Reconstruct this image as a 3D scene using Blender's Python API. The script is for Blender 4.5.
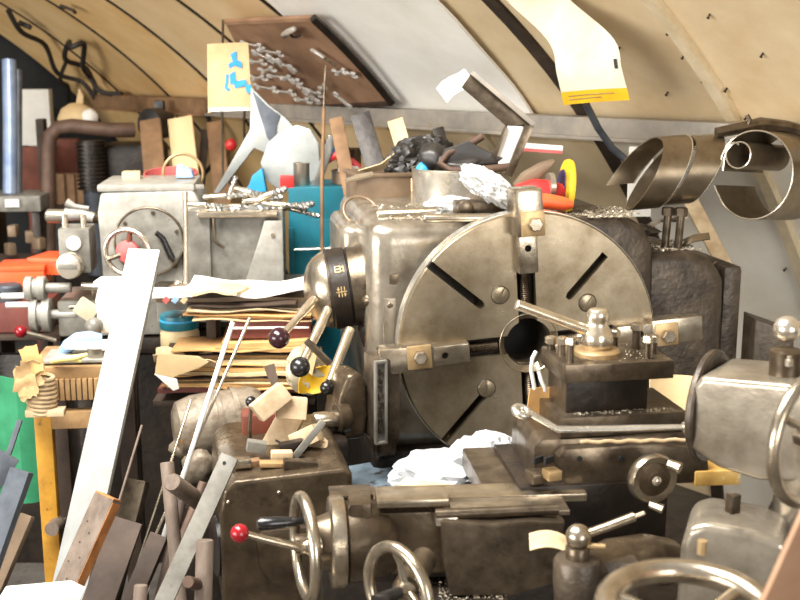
import bpy, bmesh, math, random
from mathutils import Matrix, Vector, noise
random.seed(7)
R = math.radians
for o in list(bpy.data.objects): bpy.data.objects.remove(o)
SC = bpy.context.scene
COL = SC.collection

# ------------------------------------------------------------------ camera, world, light, exposure
FPX = 1111.0                                   # focal length in pixels of the 800 x 600 frame
CAMZ, PITCH = 1.75, R(11.7)
cam = bpy.data.cameras.new('camera'); camo = bpy.data.objects.new('camera', cam); COL.objects.link(camo)
cam.sensor_width = 36.0; cam.lens = FPX / 800 * 36.0; cam.clip_start = 0.05; cam.clip_end = 100
camo.location = (0, 0, CAMZ); camo.rotation_euler = (math.pi / 2 - PITCH, 0, 0)
cam.dof.use_dof = True; cam.dof.focus_distance = 2.45; cam.dof.aperture_fstop = 5.6
SC.camera = camo
wd = bpy.data.worlds.new('world'); SC.world = wd; wd.use_nodes = True
bg = wd.node_tree.nodes['Background']; bg.inputs[0].default_value = (1.0, 0.97, 0.93, 1); bg.inputs[1].default_value = 0.26

def area(name, loc, target, sx, sy, power, colr):
    l = bpy.data.lights.new(name, 'AREA'); l.shape = 'RECTANGLE'; l.size = sx; l.size_y = sy
    l.energy = power; l.color = colr
    o = bpy.data.objects.new(name, l); COL.objects.link(o); o.location = loc
    o.rotation_euler = (Vector(target) - Vector(loc)).to_track_quat('-Z', 'Y').to_euler()
    return o
area('window_daylight', (-5.8, -1.6, 1.7), (0.8, 3.6, 1.8), 4.6, 2.2, 310, (1.0, 0.96, 0.90))
area('skylight_daylight', (-1.0, 1.9, 3.3), (0.0, 2.7, 1.0), 2.6, 1.2, 175, (1.0, 0.97, 0.92))
area('rear_fill_light', (2.6, -3.2, 1.9), (1.5, 3.6, 1.2), 2.4, 2.2, 95, (1.0, 0.97, 0.93))  # unseen fill light added behind camera right to lift the lower wall
vs = SC.view_settings; vs.view_transform = 'Standard'; vs.look = 'None'; vs.gamma = 1.0
vs.use_curve_mapping = False; vs.exposure = 0.82

# ------------------------------------------------------------------ pixel ray helpers (depth is metres along the lens axis)
CP, SP = math.cos(PITCH), math.sin(PITCH)
def ray(px, py):
    a, b = (px - 400) / FPX, (300 - py) / FPX
    return Vector((a, CP + b * SP, b * CP - SP))
def W(px, py, d): return Vector((0, 0, CAMZ)) + ray(px, py) * d
def py_at_z(d, z): return 300 - FPX * (((z - CAMZ) / d) + SP) / CP
def fr(px, py, d, yaw=0, pitch=0, roll=0):
    """frame standing at that point: x right, y away, z up, unit = one pixel at that depth"""
    return (Matrix.Translation(W(px, py, d)) @ Matrix.Rotation(R(yaw), 4, 'Z') @ Matrix.Rotation(R(pitch), 4, 'X')
            @ Matrix.Rotation(R(roll), 4, 'Y') @ Matrix.Scale(d / FPX, 4))
def Mx(x=0, y=0, z=0, yaw=0, pitch=0, roll=0):
    return (Matrix.Translation((x, y, z)) @ Matrix.Rotation(R(yaw), 4, 'Z') @ Matrix.Rotation(R(pitch), 4, 'X')
            @ Matrix.Rotation(R(roll), 4, 'Y'))

# ------------------------------------------------------------------ materials
def lin(c):
    r = []
    for v in c:
        v /= 255.0
        r.append(v / 12.92 if v <= 0.04045 else ((v + 0.055) / 1.055) ** 2.4)
    return (r[0], r[1], r[2], 1)
MATS = {}
def mat(name, c1, c2=None, rough=0.5, metal=0.0, scale=9, bump=0.0, bscale=60, spot=None, spot_amt=0.5, spot_scale=14,
        trans=0.0, rnd=0.0, stretch=None, emis=None):
    if c2 is None: c2 = tuple(v * 0.82 for v in c1)
    m = bpy.data.materials.new(name); m.use_nodes = True; nt = m.node_tree; N = nt.nodes; L = nt.links
    b = N['Principled BSDF']
    tc = N.new('ShaderNodeTexCoord'); src = tc.outputs['Object']
    if stretch:
        mp = N.new('ShaderNodeMapping'); mp.inputs['Scale'].default_value = stretch
        L.new(src, mp.inputs[0]); src = mp.outputs[0]
    n1 = N.new('ShaderNodeTexNoise'); n1.inputs['Scale'].default_value = scale; n1.inputs['Detail'].default_value = 7
    n1.inputs['Roughness'].default_value = 0.62
    L.new(src, n1.inputs['Vector'])
    cr = N.new('ShaderNodeValToRGB'); cr.color_ramp.elements[0].position = 0.33; cr.color_ramp.elements[1].position = 0.66
    cr.color_ramp.elements[0].color = lin(c2); cr.color_ramp.elements[1].color = lin(c1)
    L.new(n1.outputs[0], cr.inputs[0]); out = cr.outputs[0]
    if spot:
        n2 = N.new('ShaderNodeTexNoise'); n2.inputs['Scale'].default_value = spot_scale; n2.inputs['Detail'].default_value = 9
        n2.inputs['Roughness'].default_value = 0.7; L.new(src, n2.inputs['Vector'])
        r2 = N.new('ShaderNodeValToRGB'); p = 0.72 - 0.34 * spot_amt
        r2.color_ramp.elements[0].position = p; r2.color_ramp.elements[1].position = p + 0.09
        r2.color_ramp.elements[0].color = (0, 0, 0, 1); r2.color_ramp.elements[1].color = (1, 1, 1, 1)
        L.new(n2.outputs[0], r2.inputs[0])
        mx = N.new('ShaderNodeMix'); mx.data_type = 'RGBA'; mx.inputs[7].default_value = lin(spot)
        L.new(r2.outputs[0], mx.inputs[0]); L.new(out, mx.inputs[6]); out = mx.outputs[2]
    if rnd:
        oi = N.new('ShaderNodeObjectInfo'); hs = N.new('ShaderNodeHueSaturation'); ma = N.new('ShaderNodeMapRange')
        ma.inputs[3].default_value = 1 - rnd; ma.inputs[4].default_value = 1 + rnd
        L.new(oi.outputs['Random'], ma.inputs[0]); L.new(ma.outputs[0], hs.inputs['Value']); L.new(out, hs.inputs['Color'])
        out = hs.outputs[0]
    L.new(out, b.inputs['Base Color'])
    rr = N.new('ShaderNodeMapRange'); rr.inputs[3].default_value = min(1, rough * 1.25); rr.inputs[4].default_value = rough * 0.75
    L.new(n1.outputs[0], rr.inputs[0]); L.new(rr.outputs[0], b.inputs['Roughness'])
    b.inputs['Metallic'].default_value = metal
    if trans: b.inputs['Transmission Weight'].default_value = trans
    if bump:
        n3 = N.new('ShaderNodeTexNoise'); n3.inputs['Scale'].default_value = bscale; n3.inputs['Detail'].default_value = 6
        L.new(src, n3.inputs['Vector'])
        bp = N.new('ShaderNodeBump'); bp.inputs['Strength'].default_value = bump; bp.inputs['Distance'].default_value = 0.004
        L.new(n3.outputs[0], bp.inputs['Height']); L.new(bp.outputs[0], b.inputs['Normal'])
    MATS[name] = m
    return m
mat('plywood', (234, 208, 164), (218, 186, 136), 0.75, scale=3, bump=.15, spot=(150, 112, 66), spot_amt=.12, spot_scale=5, rnd=.06, stretch=(1, 1, .35))
mat('plywood_orange', (238, 204, 148), (218, 176, 114), 0.7, scale=3, bump=.15, spot=(150, 104, 56), spot_amt=.14, spot_scale=4, rnd=.08)
mat('hardboard_cream', (228, 208, 172), (210, 184, 142), 0.7, scale=4, bump=.12, spot=(150, 120, 84), spot_amt=.04, spot_scale=9, rnd=.04)
mat('batten_cream', (226, 210, 178), (205, 186, 150), 0.6, scale=14)
mat('rib_dark', (66, 52, 38), (38, 30, 24), 0.7, scale=12)
mat('white_insul', (246, 244, 238), (232, 228, 218), 0.7, scale=5, bump=.4, bscale=12, spot=(190, 170, 140), spot_amt=.1)
mat('concrete', (96, 90, 82), (62, 56, 50), 0.85, scale=5, bump=.3, spot=(38, 34, 30), spot_amt=.35)
mat('end_wall', (40, 44, 46), (26, 28, 30), 0.8, scale=3)
mat('rail_steel', (160, 150, 136), (126, 122, 116), 0.55, .15, scale=10, spot=(150, 118, 88), spot_amt=.3, bump=.15)
mat('beam_wood', (142, 108, 74), (98, 72, 48), 0.75, scale=8, bump=.2)
mat('plate_steel', (172, 158, 134), (130, 115, 91), 0.3, .85, scale=14, bump=.05, bscale=160, spot=(120, 100, 74), spot_amt=.2, spot_scale=22)
mat('cast_paint', (152, 143, 128), (108, 98, 84), 0.24, .55, scale=13, bump=.2, bscale=40, spot=(78, 67, 55), spot_amt=.16, spot_scale=9)
mat('cast_dark', (86, 75, 62), (48, 40, 32), 0.4, .35, scale=18, bump=.5, bscale=70, spot=(38, 31, 25), spot_amt=.35, spot_scale=30)
mat('cast_brown', (98, 84, 66), (60, 49, 37), 0.28, .55, scale=15, bump=.3, bscale=50, spot=(46, 37, 28), spot_amt=.32, spot_scale=24)
mat('wall_white', (246, 240, 226), (234, 224, 204), 0.7, scale=4, bump=.1, spot=(178, 158, 128), spot_amt=.08, spot_scale=7)
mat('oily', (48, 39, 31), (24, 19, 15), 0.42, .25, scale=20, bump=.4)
mat('steel', (196, 184, 164), (146, 132, 112), 0.25, .92, scale=26, bump=.06, bscale=90, spot=(104, 84, 62), spot_amt=.22, spot_scale=30)
mat('steel_dark', (118, 105, 88), (72, 61, 49), 0.32, .8, scale=24, bump=.15, spot=(56, 45, 34), spot_amt=.28, spot_scale=30)
mat('chrome', (224, 214, 198), (190, 178, 158), 0.2, .85, scale=20, spot=(140, 120, 96), spot_amt=.12, spot_scale=40)
mat('bronze_wear', (186, 160, 118), (150, 122, 84), 0.42, .6, scale=20, spot=(210, 196, 160), spot_amt=.3)
mat('black_plastic', (34, 33, 33), (22, 21, 21), 0.22, 0, scale=10)
mat('red_ball', (150, 24, 34), (110, 16, 24), 0.18, 0, scale=10)
mat('maroon_ball', (66, 34, 40), (44, 22, 26), 0.15, 0, scale=10)
mat('gold_mark', (196, 168, 116), (170, 140, 90), 0.4, .4, scale=30)
mat('black', (12, 11, 10), (8, 8, 8), 0.8)
mat('grey_machine', (134, 131, 122), (98, 94, 86), 0.4, .15, scale=18, bump=.12, spot=(78, 70, 60), spot_amt=.25, spot_scale=24)
mat('grey_pale', (162, 159, 150), (130, 126, 117), 0.42, .12, scale=18, spot=(108, 100, 88), spot_amt=.2, spot_scale=22)
mat('white_plank', (146, 147, 144), (130, 130, 126), 0.45, .0, scale=6, spot=(170, 164, 150), spot_amt=.2, stretch=(3, 3, .6))
mat('alu', (176, 175, 170), (140, 138, 132), 0.32, .85, scale=14, spot=(126, 120, 110), spot_amt=.2)
mat('wood_old', (172, 138, 92), (124, 92, 58), 0.7, scale=9, bump=.3, spot=(86, 58, 34), spot_amt=.2)
mat('wood_grey', (112, 97, 84), (82, 69, 58), 0.7, scale=8, bump=.25, spot=(84, 66, 50), spot_amt=.2, stretch=(4, 4, .7))
mat('wood_pale', (204, 182, 146), (168, 142, 106), 0.7, scale=16, bump=.2, spot=(132, 98, 66), spot_amt=.15)
mat('wood_end', (176, 116, 62), (126, 78, 38), 0.75, scale=24, bump=.3)
mat('yellow_paint', (198, 146, 48), (160, 112, 34), 0.5, scale=14, bump=.2, spot=(92, 62, 30), spot_amt=.4, spot_scale=24)
mat('paper_white', (222, 220, 214), (206, 202, 192), 0.8, scale=6)
mat('paper_brown', (196, 156, 100), (164, 122, 72), 0.8, scale=7, bump=.15, spot=(130, 92, 54), spot_amt=.2, rnd=.15)
mat('card_cream', (204, 180, 138), (184, 156, 112), 0.8, scale=6, rnd=.06)
mat('folder_red', (116, 58, 48), (88, 42, 36), 0.6, scale=8)
mat('teal_paint', (22, 112, 128), (14, 90, 106), 0.4, 0, scale=6, spot=(70, 90, 90), spot_amt=.08)
mat('blue_print', (38, 150, 214), (30, 128, 196), 0.7)
mat('blue_cloth', (150, 182, 212), (116, 150, 186), 0.9, scale=12, bump=.3)
mat('sky_blue', (60, 170, 220), (40, 140, 196), 0.5)
mat('yellow', (222, 178, 36), (200, 150, 24), 0.5, scale=10)
mat('yellow_pale', (236, 224, 150), (228, 212, 122), 0.7)
mat('grinder_disc', (230, 190, 40), (200, 156, 28), 0.6, scale=12, spot=(120, 90, 30), spot_amt=.08)
mat('purple', (60, 44, 92), (44, 32, 72), 0.5)
mat('orange', (240, 98, 50), (222, 76, 36), 0.45, scale=6)
mat('red', (204, 44, 40), (170, 30, 30), 0.45, scale=8)
mat('salmon', (204, 104, 100), (180, 82, 80), 0.5, scale=8)
mat('jar_cream', (214, 196, 156), (196, 176, 132), 0.4)
mat('tin', (172, 166, 152), (146, 138, 122), 0.3, .7, scale=8, spot=(120, 104, 82), spot_amt=.15)
mat('tin_brown', (134, 114, 92), (102, 84, 66), 0.45, .4, scale=7, spot=(74, 58, 44), spot_amt=.25)
mat('leather', (48, 44, 40), (28, 26, 24), 0.4, 0, scale=10, bump=.3)
mat('plastic_clear', (236, 238, 238), (222, 224, 224), 0.12, 0, trans=.55, bump=.2, bscale=20)
mat('plastic_bag', (196, 197, 198), (176, 178, 180), 0.25, 0, trans=.1, bump=.6, bscale=30)
mat('swarf_steel', (152, 138, 116), (112, 98, 78), 0.3, .85, scale=9, bump=.1, bscale=30, spot=(96, 76, 52), spot_amt=.25)
mat('edge_bright', (228, 220, 204), None, 0.25, .8)
mat('swarf_chip', (158, 148, 130), (116, 106, 90), 0.4, .35, rnd=.2)
mat('blade_grey', (172, 174, 171), (144, 146, 142), 0.4, .25, scale=9, spot=(168, 150, 120), spot_amt=.3)
mat('board_brown', (168, 132, 104), (132, 100, 76), 0.6, scale=7, bump=.15, spot=(96, 68, 50), spot_amt=.25, spot_scale=9)
mat('cable', (44, 38, 34), (30, 26, 22), 0.6)
mat('rust_pipe', (92, 70, 56), (66, 48, 38), 0.65, .2, scale=10, bump=.2)
mat('post_blue', (148, 162, 184), (108, 126, 156), 0.35, .3, scale=8)
mat('rust_red', (116, 56, 34), (80, 38, 24), 0.7)
mat('rust_plate', (176, 140, 112), (148, 112, 86), 0.6, .2, scale=7, spot=(140, 82, 42), spot_amt=.22, spot_scale=6)
mat('flaky_blue', (150, 170, 186), (110, 126, 138), 0.6, .1, scale=18, bump=.4, spot=(62, 54, 46), spot_amt=.5, spot_scale=26)
mat('green_cloth', (52, 142, 98), (34, 112, 74), 0.8, scale=8)
mat('tape_yellow', (206, 168, 92), (176, 134, 64), 0.5, scale=24, spot=(222, 208, 172), spot_amt=.4, spot_scale=30)
mat('glove', (196, 186, 160), (160, 146, 118), 0.8, scale=10, bump=.3)
mat('motor_dirty', (156, 144, 126), (100, 86, 70), 0.5, .25, scale=20, bump=.5, spot=(150, 104, 54), spot_amt=.3, spot_scale=12)
mat('rope', (186, 164, 128), (150, 124, 90), 0.85, scale=20, bump=.3)
mat('dark_wood', (66, 50, 37), (42, 30, 22), 0.7, scale=9, bump=.2)
mat('slate_steel', (92, 97, 104), (64, 69, 76), 0.45, .35, scale=14, spot=(120, 124, 128), spot_amt=.12)
mat('grease_ring', (196, 190, 178), None, 0.3, .6)
mat('screen_glass', (70, 90, 90), (50, 66, 66), 0.15)

mat('lever_steel', (226, 214, 192), (188, 172, 146), 0.24, .88, scale=30, spot=(130, 112, 88), spot_amt=.12, spot_scale=40)
mat('bright_steel', (222, 218, 208), (186, 180, 168), 0.26, .85, scale=30, spot=(140, 130, 116), spot_amt=.12, spot_scale=40)
mat('spanner_chrome', (232, 230, 224), (200, 196, 188), 0.25, .45, scale=30)
mat('chart_paper', (208, 204, 190), (198, 190, 164), 0.7, scale=9, spot=(206, 184, 104), spot_amt=.12, spot_scale=9)
mat('cardboard', (190, 160, 114), (156, 124, 80), 0.8, scale=14, bump=.3)
mat('block_wood', (196, 176, 146), (160, 136, 104), 0.7, scale=18, bump=.25, spot=(118, 90, 62), spot_amt=.2, spot_scale=24)

# ------------------------------------------------------------------ mesh builder
def perp(v):
    v = v.normalized(); a = Vector((0, 0, 1)) if abs(v.z) < .9 else Vector((1, 0, 0))
    x = v.cross(a).normalized(); return x, v.cross(x).normalized()
class G:
    def __init__(s, M=None):
        s.bm = bmesh.new(); s.M = M if M is not None else Matrix.Identity(4)
    def raw(s, vs, fs, X=None):
        m = s.M @ X if X is not None else s.M
        b = [s.bm.verts.new(m @ Vector(v)) for v in vs]
        for f in fs:
            try: s.bm.faces.new([b[i] for i in f])
            except ValueError: pass
        return s
    def _merge(s, t, X):
        t.verts.index_update()
        s.raw([v.co.copy() for v in t.verts], [[v.index for v in f.verts] for f in t.faces], X)
        t.free(); return s
    def box(s, c, size, bev=0, X=None, seg=2, taper=None):
        t = bmesh.new(); bmesh.ops.create_cube(t, size=1)
        for v in t.verts:
            k = 1.0
            if taper and v.co.z > 0: k = taper
            v.co = Vector((v.co.x * size[0] * k + c[0], v.co.y * size[1] * k + c[1], v.co.z * size[2] + c[2]))
        if bev: bmesh.ops.bevel(t, geom=list(t.edges), offset=bev, segments=seg, profile=.6, affect='EDGES', clamp_overlap=True)
        return s._merge(t, X)
    def prism(s, pts, y0, y1, bev=0, X=None, seg=2):
        """outline in x-z, extruded from y0 (near) to y1 (far)"""
        t = bmesh.new(); a = [t.verts.new((p[0], y0, p[1])) for p in pts]; b = [t.verts.new((p[0], y1, p[1])) for p in pts]
        n = len(pts); t.faces.new(a); t.faces.new(b[::-1])
        for i in range(n): t.faces.new((a[i], b[i], b[(i + 1) % n], a[(i + 1) % n]))
        bmesh.ops.recalc_face_normals(t, faces=t.faces)
        if bev: bmesh.ops.bevel(t, geom=list(t.edges), offset=bev, segments=seg, profile=.6, affect='EDGES', clamp_overlap=True)
        return s._merge(t, X)
    def rev(s, prof, axis=(0, 0, 1), c=(0, 0, 0), n=32, X=None, caps=True):
        """profile of (radius, distance along axis)"""
        ax = Vector(axis).normalized(); u, w = perp(ax); c = Vector(c); vs = []; fs = []
        for r, h in prof:
            for i in range(n):
                a = 2 * math.pi * i / n
                vs.append(c + ax * h + (u * math.cos(a) + w * math.sin(a)) * max(r, 1e-5))
        m = len(prof)
        for j in range(m - 1):
            for i in range(n):
                fs.append((j * n + i, j * n + (i + 1) % n, (j + 1) * n + (i + 1) % n, (j + 1) * n + i))
        if caps and prof[0][0] > 1e-4: fs.append(tuple(range(n))[::-1])
        if caps and prof[-1][0] > 1e-4: fs.append(tuple(range((m - 1) * n, m * n)))
        return s.raw(vs, fs, X)
    def cyl(s, p0, p1, r, r2=None, n=20, bev=0, X=None):
        p0, p1 = Vector(p0), Vector(p1); L = (p1 - p0).length; r2 = r if r2 is None else r2
        pr = [(r, 0), (r2, L)] if not bev else [(r - bev, 0), (r, bev), (r2, L - bev), (r2 - bev, L)]
        return s.rev(pr, p1 - p0, p0, n, X)
    def tube(s, pts, r, n=10, closed=False, X=None, flat=1.0):
        P = [Vector(p) for p in pts]; k = len(P); rs = r if isinstance(r, (list, tuple)) else [r] * k
        vs = []; fs = []; u = None
        for i in range(k):
            if closed: t = P[(i + 1) % k] - P[i - 1]
            else: t = P[min(i + 1, k - 1)] - P[max(i - 1, 0)]
            t.normalize()
            if u is None: u = perp(t)[0]
            u = (u - t * u.dot(t)).normalized(); w = t.cross(u)
            for j in range(n):
                a = 2 * math.pi * j / n
                vs.append(P[i] + (u * math.cos(a) + w * math.sin(a) * flat) * rs[i])
        for i in range(k if closed else k - 1):
            for j in range(n):
                i2 = (i + 1) % k
                fs.append((i * n + j, i * n + (j + 1) % n, i2 * n + (j + 1) % n, i2 * n + j))
        if not closed: fs += [tuple(range(n))[::-1], tuple(range((k - 1) * n, k * n))]
        return s.raw(vs, fs, X)
    def ring(s, c, Rr, r, axis=(0, 0, 1), n=48, m=12, a0=0, a1=360, X=None):
        u, w = perp(Vector(axis)); c = Vector(c); full = (a1 - a0) >= 360; k = n if full else n + 1
        pts = [c + (u * math.cos(R(a0 + (a1 - a0) * i / n)) + w * math.sin(R(a0 + (a1 - a0) * i / n))) * Rr for i in range(k)]
        return s.tube(pts, r, m, full, X)
    def ball(s, c, r, sc=(1, 1, 1), n=20, X=None):
        pr = [(math.sin(math.pi * i / 12) * 1.0, -math.cos(math.pi * i / 12)) for i in range(13)]
        Y = Matrix.Translation(c) @ Matrix.Diagonal((r * sc[0], r * sc[1], r * sc[2], 1))
        return s.rev(pr, (0, 0, 1), (0, 0, 0), n, (X @ Y) if X is not None else Y)
    def ribbon(s, pts, w, th=1.0, X=None, w2=None):
        """strip of sheet metal: a path and the vector across it"""
        P = [Vector(p) for p in pts]; k = len(P); vs = []; fs = []
        for i in range(k):
            t = (P[min(i + 1, k - 1)] - P[max(i - 1, 0)]).normalized()
            ww = Vector(w) if w2 is None else Vector(w).lerp(Vector(w2), i / (k - 1))
            nn = t.cross(ww).normalized() * th / 2
            vs += [P[i] + nn, P[i] + ww + nn, P[i] + ww - nn, P[i] - nn]
        for i in range(k - 1):
            for j in range(4): fs.append((i * 4 + j, i * 4 + (j + 1) % 4, i * 4 + 4 + (j + 1) % 4, i * 4 + 4 + j))
        fs += [(3, 2, 1, 0), (k * 4 - 4, k * 4 - 3, k * 4 - 2, k * 4 - 1)]
        return s.raw(vs, fs, X)
    def sheet(s, nx, ny, fn, th=.6, X=None):
        """fn(u, v) -> point; closed sheet with thickness"""
        top = [[Vector(fn(i / nx, j / ny)) for j in range(ny + 1)] for i in range(nx + 1)]
        vs = []; fs = []
        def nrm(i, j):
            a = top[min(i + 1, nx)][j] - top[max(i - 1, 0)][j]; b = top[i][min(j + 1, ny)] - top[i][max(j - 1, 0)]
            q = a.cross(b); return q.normalized() if q.length > 1e-9 else Vector((0, 0, 1))
        for sgn in (.5, -.5):
            for i in range(nx + 1):
                for j in range(ny + 1): vs.append(top[i][j] + nrm(i, j) * th * sgn)
        K = (nx + 1) * (ny + 1); q = lambda i, j: i * (ny + 1) + j
        for i in range(nx):
            for j in range(ny):
                fs.append((q(i, j), q(i + 1, j), q(i + 1, j + 1), q(i, j + 1)))
                fs.append((K + q(i, j + 1), K + q(i + 1, j + 1), K + q(i + 1, j), K + q(i, j)))
        for i in range(nx):
            fs.append((q(i + 1, 0), q(i, 0), K + q(i, 0), K + q(i + 1, 0))); fs.append((q(i, ny), q(i + 1, ny), K + q(i + 1, ny), K + q(i, ny)))
        for j in range(ny):
            fs.append((q(0, j), q(0, j + 1), K + q(0, j + 1), K + q(0, j))); fs.append((q(nx, j + 1), q(nx, j), K + q(nx, j), K + q(nx, j + 1)))
        return s.raw(vs, fs, X)
    def blob(s, c, size, seed=0, amp=.3, freq=1.6, sub=4, X=None, sharp=False, amp2=0.0, flatz=None):
        t = bmesh.new(); bmesh.ops.create_icosphere(t, subdivisions=sub, radius=1)
        off = Vector((seed * 3.7, seed * 1.3, seed * 2.1))
        for v in t.verts:
            k = noise.noise(v.co * freq + off)
            if sharp: k = 1 - 2 * abs(k)
            k2 = noise.noise(v.co * freq * 3.1 + off)
            if sharp: k2 = 1 - 2 * abs(k2)
            v.co = v.co * (1 + amp * k + amp2 * k2)
            if flatz is not None: v.co.z = max(v.co.z, flatz)
            v.co = Vector((v.co.x * size[0] + c[0], v.co.y * size[1] + c[1], v.co.z * size[2] + c[2]))
        return s._merge(t, X)
    def build(s, name, material, parent=None, smooth=True, ang=38, kind=None, label=None):
        bm = s.bm; bmesh.ops.remove_doubles(bm, verts=bm.verts, dist=1e-6)
        bmesh.ops.recalc_face_normals(bm, faces=bm.faces)
        for e in bm.edges:
            if len(e.link_faces) == 2: e.smooth = e.calc_face_angle(0) < R(ang)
        for f in bm.faces: f.smooth = smooth
        me = bpy.data.meshes.new(name); bm.to_mesh(me); bm.free()
        me.materials.append(MATS[material]); o = bpy.data.objects.new(name, me); COL.objects.link(o)
        if parent is not None: o.parent = parent
        if kind: o['kind'] = kind
        if label: o['label'] = label
        return o
def T(name, label, cat, group=None):
    o = bpy.data.objects.new(name, None); COL.objects.link(o); o.empty_display_size = .05
    o['label'] = label; o['category'] = cat
    if group: o['group'] = group
    return o
def solo(g, name, material, label, cat, group=None, kind=None, ang=38, smooth=True):
    o = g.build(name, material, None, smooth, ang); o['label'] = label; o['category'] = cat
    if group: o['group'] = group
    if kind: o['kind'] = kind
    return o
def cut(o, cutter):
    """subtract a mesh from an object and keep only the result"""
    bm = cutter.bm; bmesh.ops.recalc_face_normals(bm, faces=bm.faces); me = bpy.data.meshes.new('cutter'); bm.to_mesh(me); bm.free()
    c = bpy.data.objects.new('cutter', me); COL.objects.link(c)
    md = o.modifiers.new('b', 'BOOLEAN'); md.operation = 'DIFFERENCE'; md.object = c; md.solver = 'EXACT'
    bpy.context.view_layer.update(); dg = bpy.context.evaluated_depsgraph_get()
    new = bpy.data.meshes.new_from_object(o.evaluated_get(dg)); o.modifiers.clear(); o.data = new
    bm = bmesh.new(); bm.from_mesh(new)
    for e in bm.edges:
        if len(e.link_faces) == 2: e.smooth = e.calc_face_angle(0) < R(35)
    for f in bm.faces: f.smooth = True
    bm.to_mesh(new); bm.free()
    bpy.data.objects.remove(c); bpy.data.meshes.remove(me)
def dup(root, M, label=None, group=None):
    """copy of a thing and its parts, moved by a world matrix"""
    r = root.copy(); COL.objects.link(r); r.matrix_world = M @ root.matrix_world
    if label: r['label'] = label
    if group: r['group'] = group
    for ch in root.children:
        c = ch.copy(); COL.objects.link(c); c.parent = r
        for q in ch.children:
            d = q.copy(); COL.objects.link(d); d.parent = c
    return r
def bar_frame(p0, p1, face=(0, -1, 0)):
    """x across, y = thickness (away), z along from p0 to p1"""
    z = (p1 - p0).normalized(); y = -Vector(face); y = (y - z * y.dot(z)).normalized(); x = y.cross(z)
    return Matrix(((x.x, y.x, z.x, p0.x), (x.y, y.y, z.y, p0.y), (x.z, y.z, z.z, p0.z), (0, 0, 0, 1)))
# ------------------------------------------------------------------ the hut: curved wall, floor, end wall
PSI = R(39); RH, ZC = 3.2, -0.7
HA = Vector((-math.sin(PSI), math.cos(PSI), 0)); NI = Vector((-math.cos(PSI), -math.sin(PSI), 0))
_pr = W(800, 140, 3.2); _c = math.sqrt(RH * RH - (_pr.z - ZC) ** 2)
HO = Vector((_pr.x, _pr.y, 0)) + NI * _c; HO.z = ZC
def hut(s, phi, inset=0.0):
    return HO + HA * s + (-NI * math.cos(R(phi)) + Vector((0, 0, math.sin(R(phi))))) * (RH - inset)
def hit(px, py, inset=0.0):
    r = ray(px, py); rr = RH - inset; c0 = Vector((0, 0, CAMZ)) - HO
    o0, o1, z0, z1 = -NI.dot(c0), -NI.dot(r), c0.z, r.z
    A, B_, D = o1 * o1 + z1 * z1, 2 * (o0 * o1 + z0 * z1), o0 * o0 + z0 * z0 - rr * rr
    t = (-B_ + math.sqrt(B_ * B_ - 4 * A * D)) / (2 * A); p = c0 + r * t
    return p.dot(HA), math.degrees(math.asin(p.z / rr)), t
def struct(g, name, material, parent=None, ang=38):
    o = g.build(name, material, parent, True, ang)
    if parent is None: o['kind'] = 'structure'
    return o
floor = struct(G().box((0, 5, -.05), (16, 16, .1)), 'floor', 'concrete')
PHI0, PHI1 = 12.65, 74
s_mould = hit(700, 60)[0]; s_dark = hit(550, 65)[0]; stepS = s_dark - s_mould
s_end = hit(22, 50)[0]
wall = bpy.data.objects.new('wall_right', None); COL.objects.link(wall); wall['kind'] = 'structure'
def arc_strip(s0, s1, i0, i1, p0=PHI0, p1=PHI1, n=28):
    vs, fs = [], []
    for k in range(n + 1):
        ph = p0 + (p1 - p0) * k / n
        vs += [hut(s0, ph, i0), hut(s1, ph, i0), hut(s1, ph, i1), hut(s0, ph, i1)]
    for k in range(n):
        for j in range(4): fs.append((k * 4 + j, k * 4 + (j + 1) % 4, k * 4 + 4 + (j + 1) % 4, k * 4 + 4 + j))
    fs += [(3, 2, 1, 0), (n * 4, n * 4 + 1, n * 4 + 2, n * 4 + 3)]
    return vs, fs
seams = [s_mould + stepS * k for k in range(-5, 16)]
seams = [s for s in seams if s < s_end - .2] + [s_end]
for k in range(len(seams) - 1):
    a, b = seams[k], seams[k + 1]
    m = 'hardboard_cream' if k < 8 else ('plywood' if k < 10 else 'plywood_orange')
    lowm = 'wall_white' if b < s_dark + .05 else m
    G().raw(*arc_strip(a + .012, b - .012, 0.0, -.012, 43.6)).build('panel', m, wall)
    G().raw(*arc_strip(a + .012, b - .012, 0.0, -.012, PHI0, 43.4)).build('panel', lowm, wall)
G().raw(*arc_strip(seams[0], seams[-1], -.05, -.06)).build('cladding', 'rib_dark', wall)
for k, s in enumerate(seams[:-1]):
    if abs(s - s_mould) < .01: G().raw(*arc_strip(s - .02, s + .02, .022, -.005)).build('batten', 'batten_cream', wall)
    elif abs(s - s_dark) < .01: G().raw(*arc_strip(s - .028, s + .028, .012, -.04)).build('rib', 'rib_dark', wall)
    elif k < 8: G().raw(*arc_strip(s - .016, s + .016, .014, -.005)).build('batten', 'batten_cream', wall)
    else: G().raw(*arc_strip(s - .008, s + .008, .006, -.02)).build('rib', 'rib_dark', wall)
# nails left in the hardboard beside the batten
for px, py in ((669, 31), (684, 55), (704, 79), (727, 88), (763, 53), (710, 14), (747, 116), (620, 47), (786, 268), (668, 92)):
    s, ph, t = hit(px, py); p = hut(s, ph); q = hut(s, ph, .012)
    G().cyl(p, q, .003, n=6).cyl(q, hut(s, ph, .014), .0045, n=6).build('nail', 'rib_dark', wall)
# end wall beyond the panels
e0 = hut(s_end + .05, 5)
cen = HO + HA * (s_end + .1)
pts = [hut(s_end + .02, p, -.3) for p in range(13, 171, 5)]
g = G(); n = len(pts); g.raw(pts + [p + HA * .08 for p in pts], [tuple(range(n)), tuple(range(n, 2 * n))[::-1]] + [(i, (i + 1) % n, n + (i + 1) % n, n + i) for i in range(n)])
struct(g, 'wall_end', 'end_wall')
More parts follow.
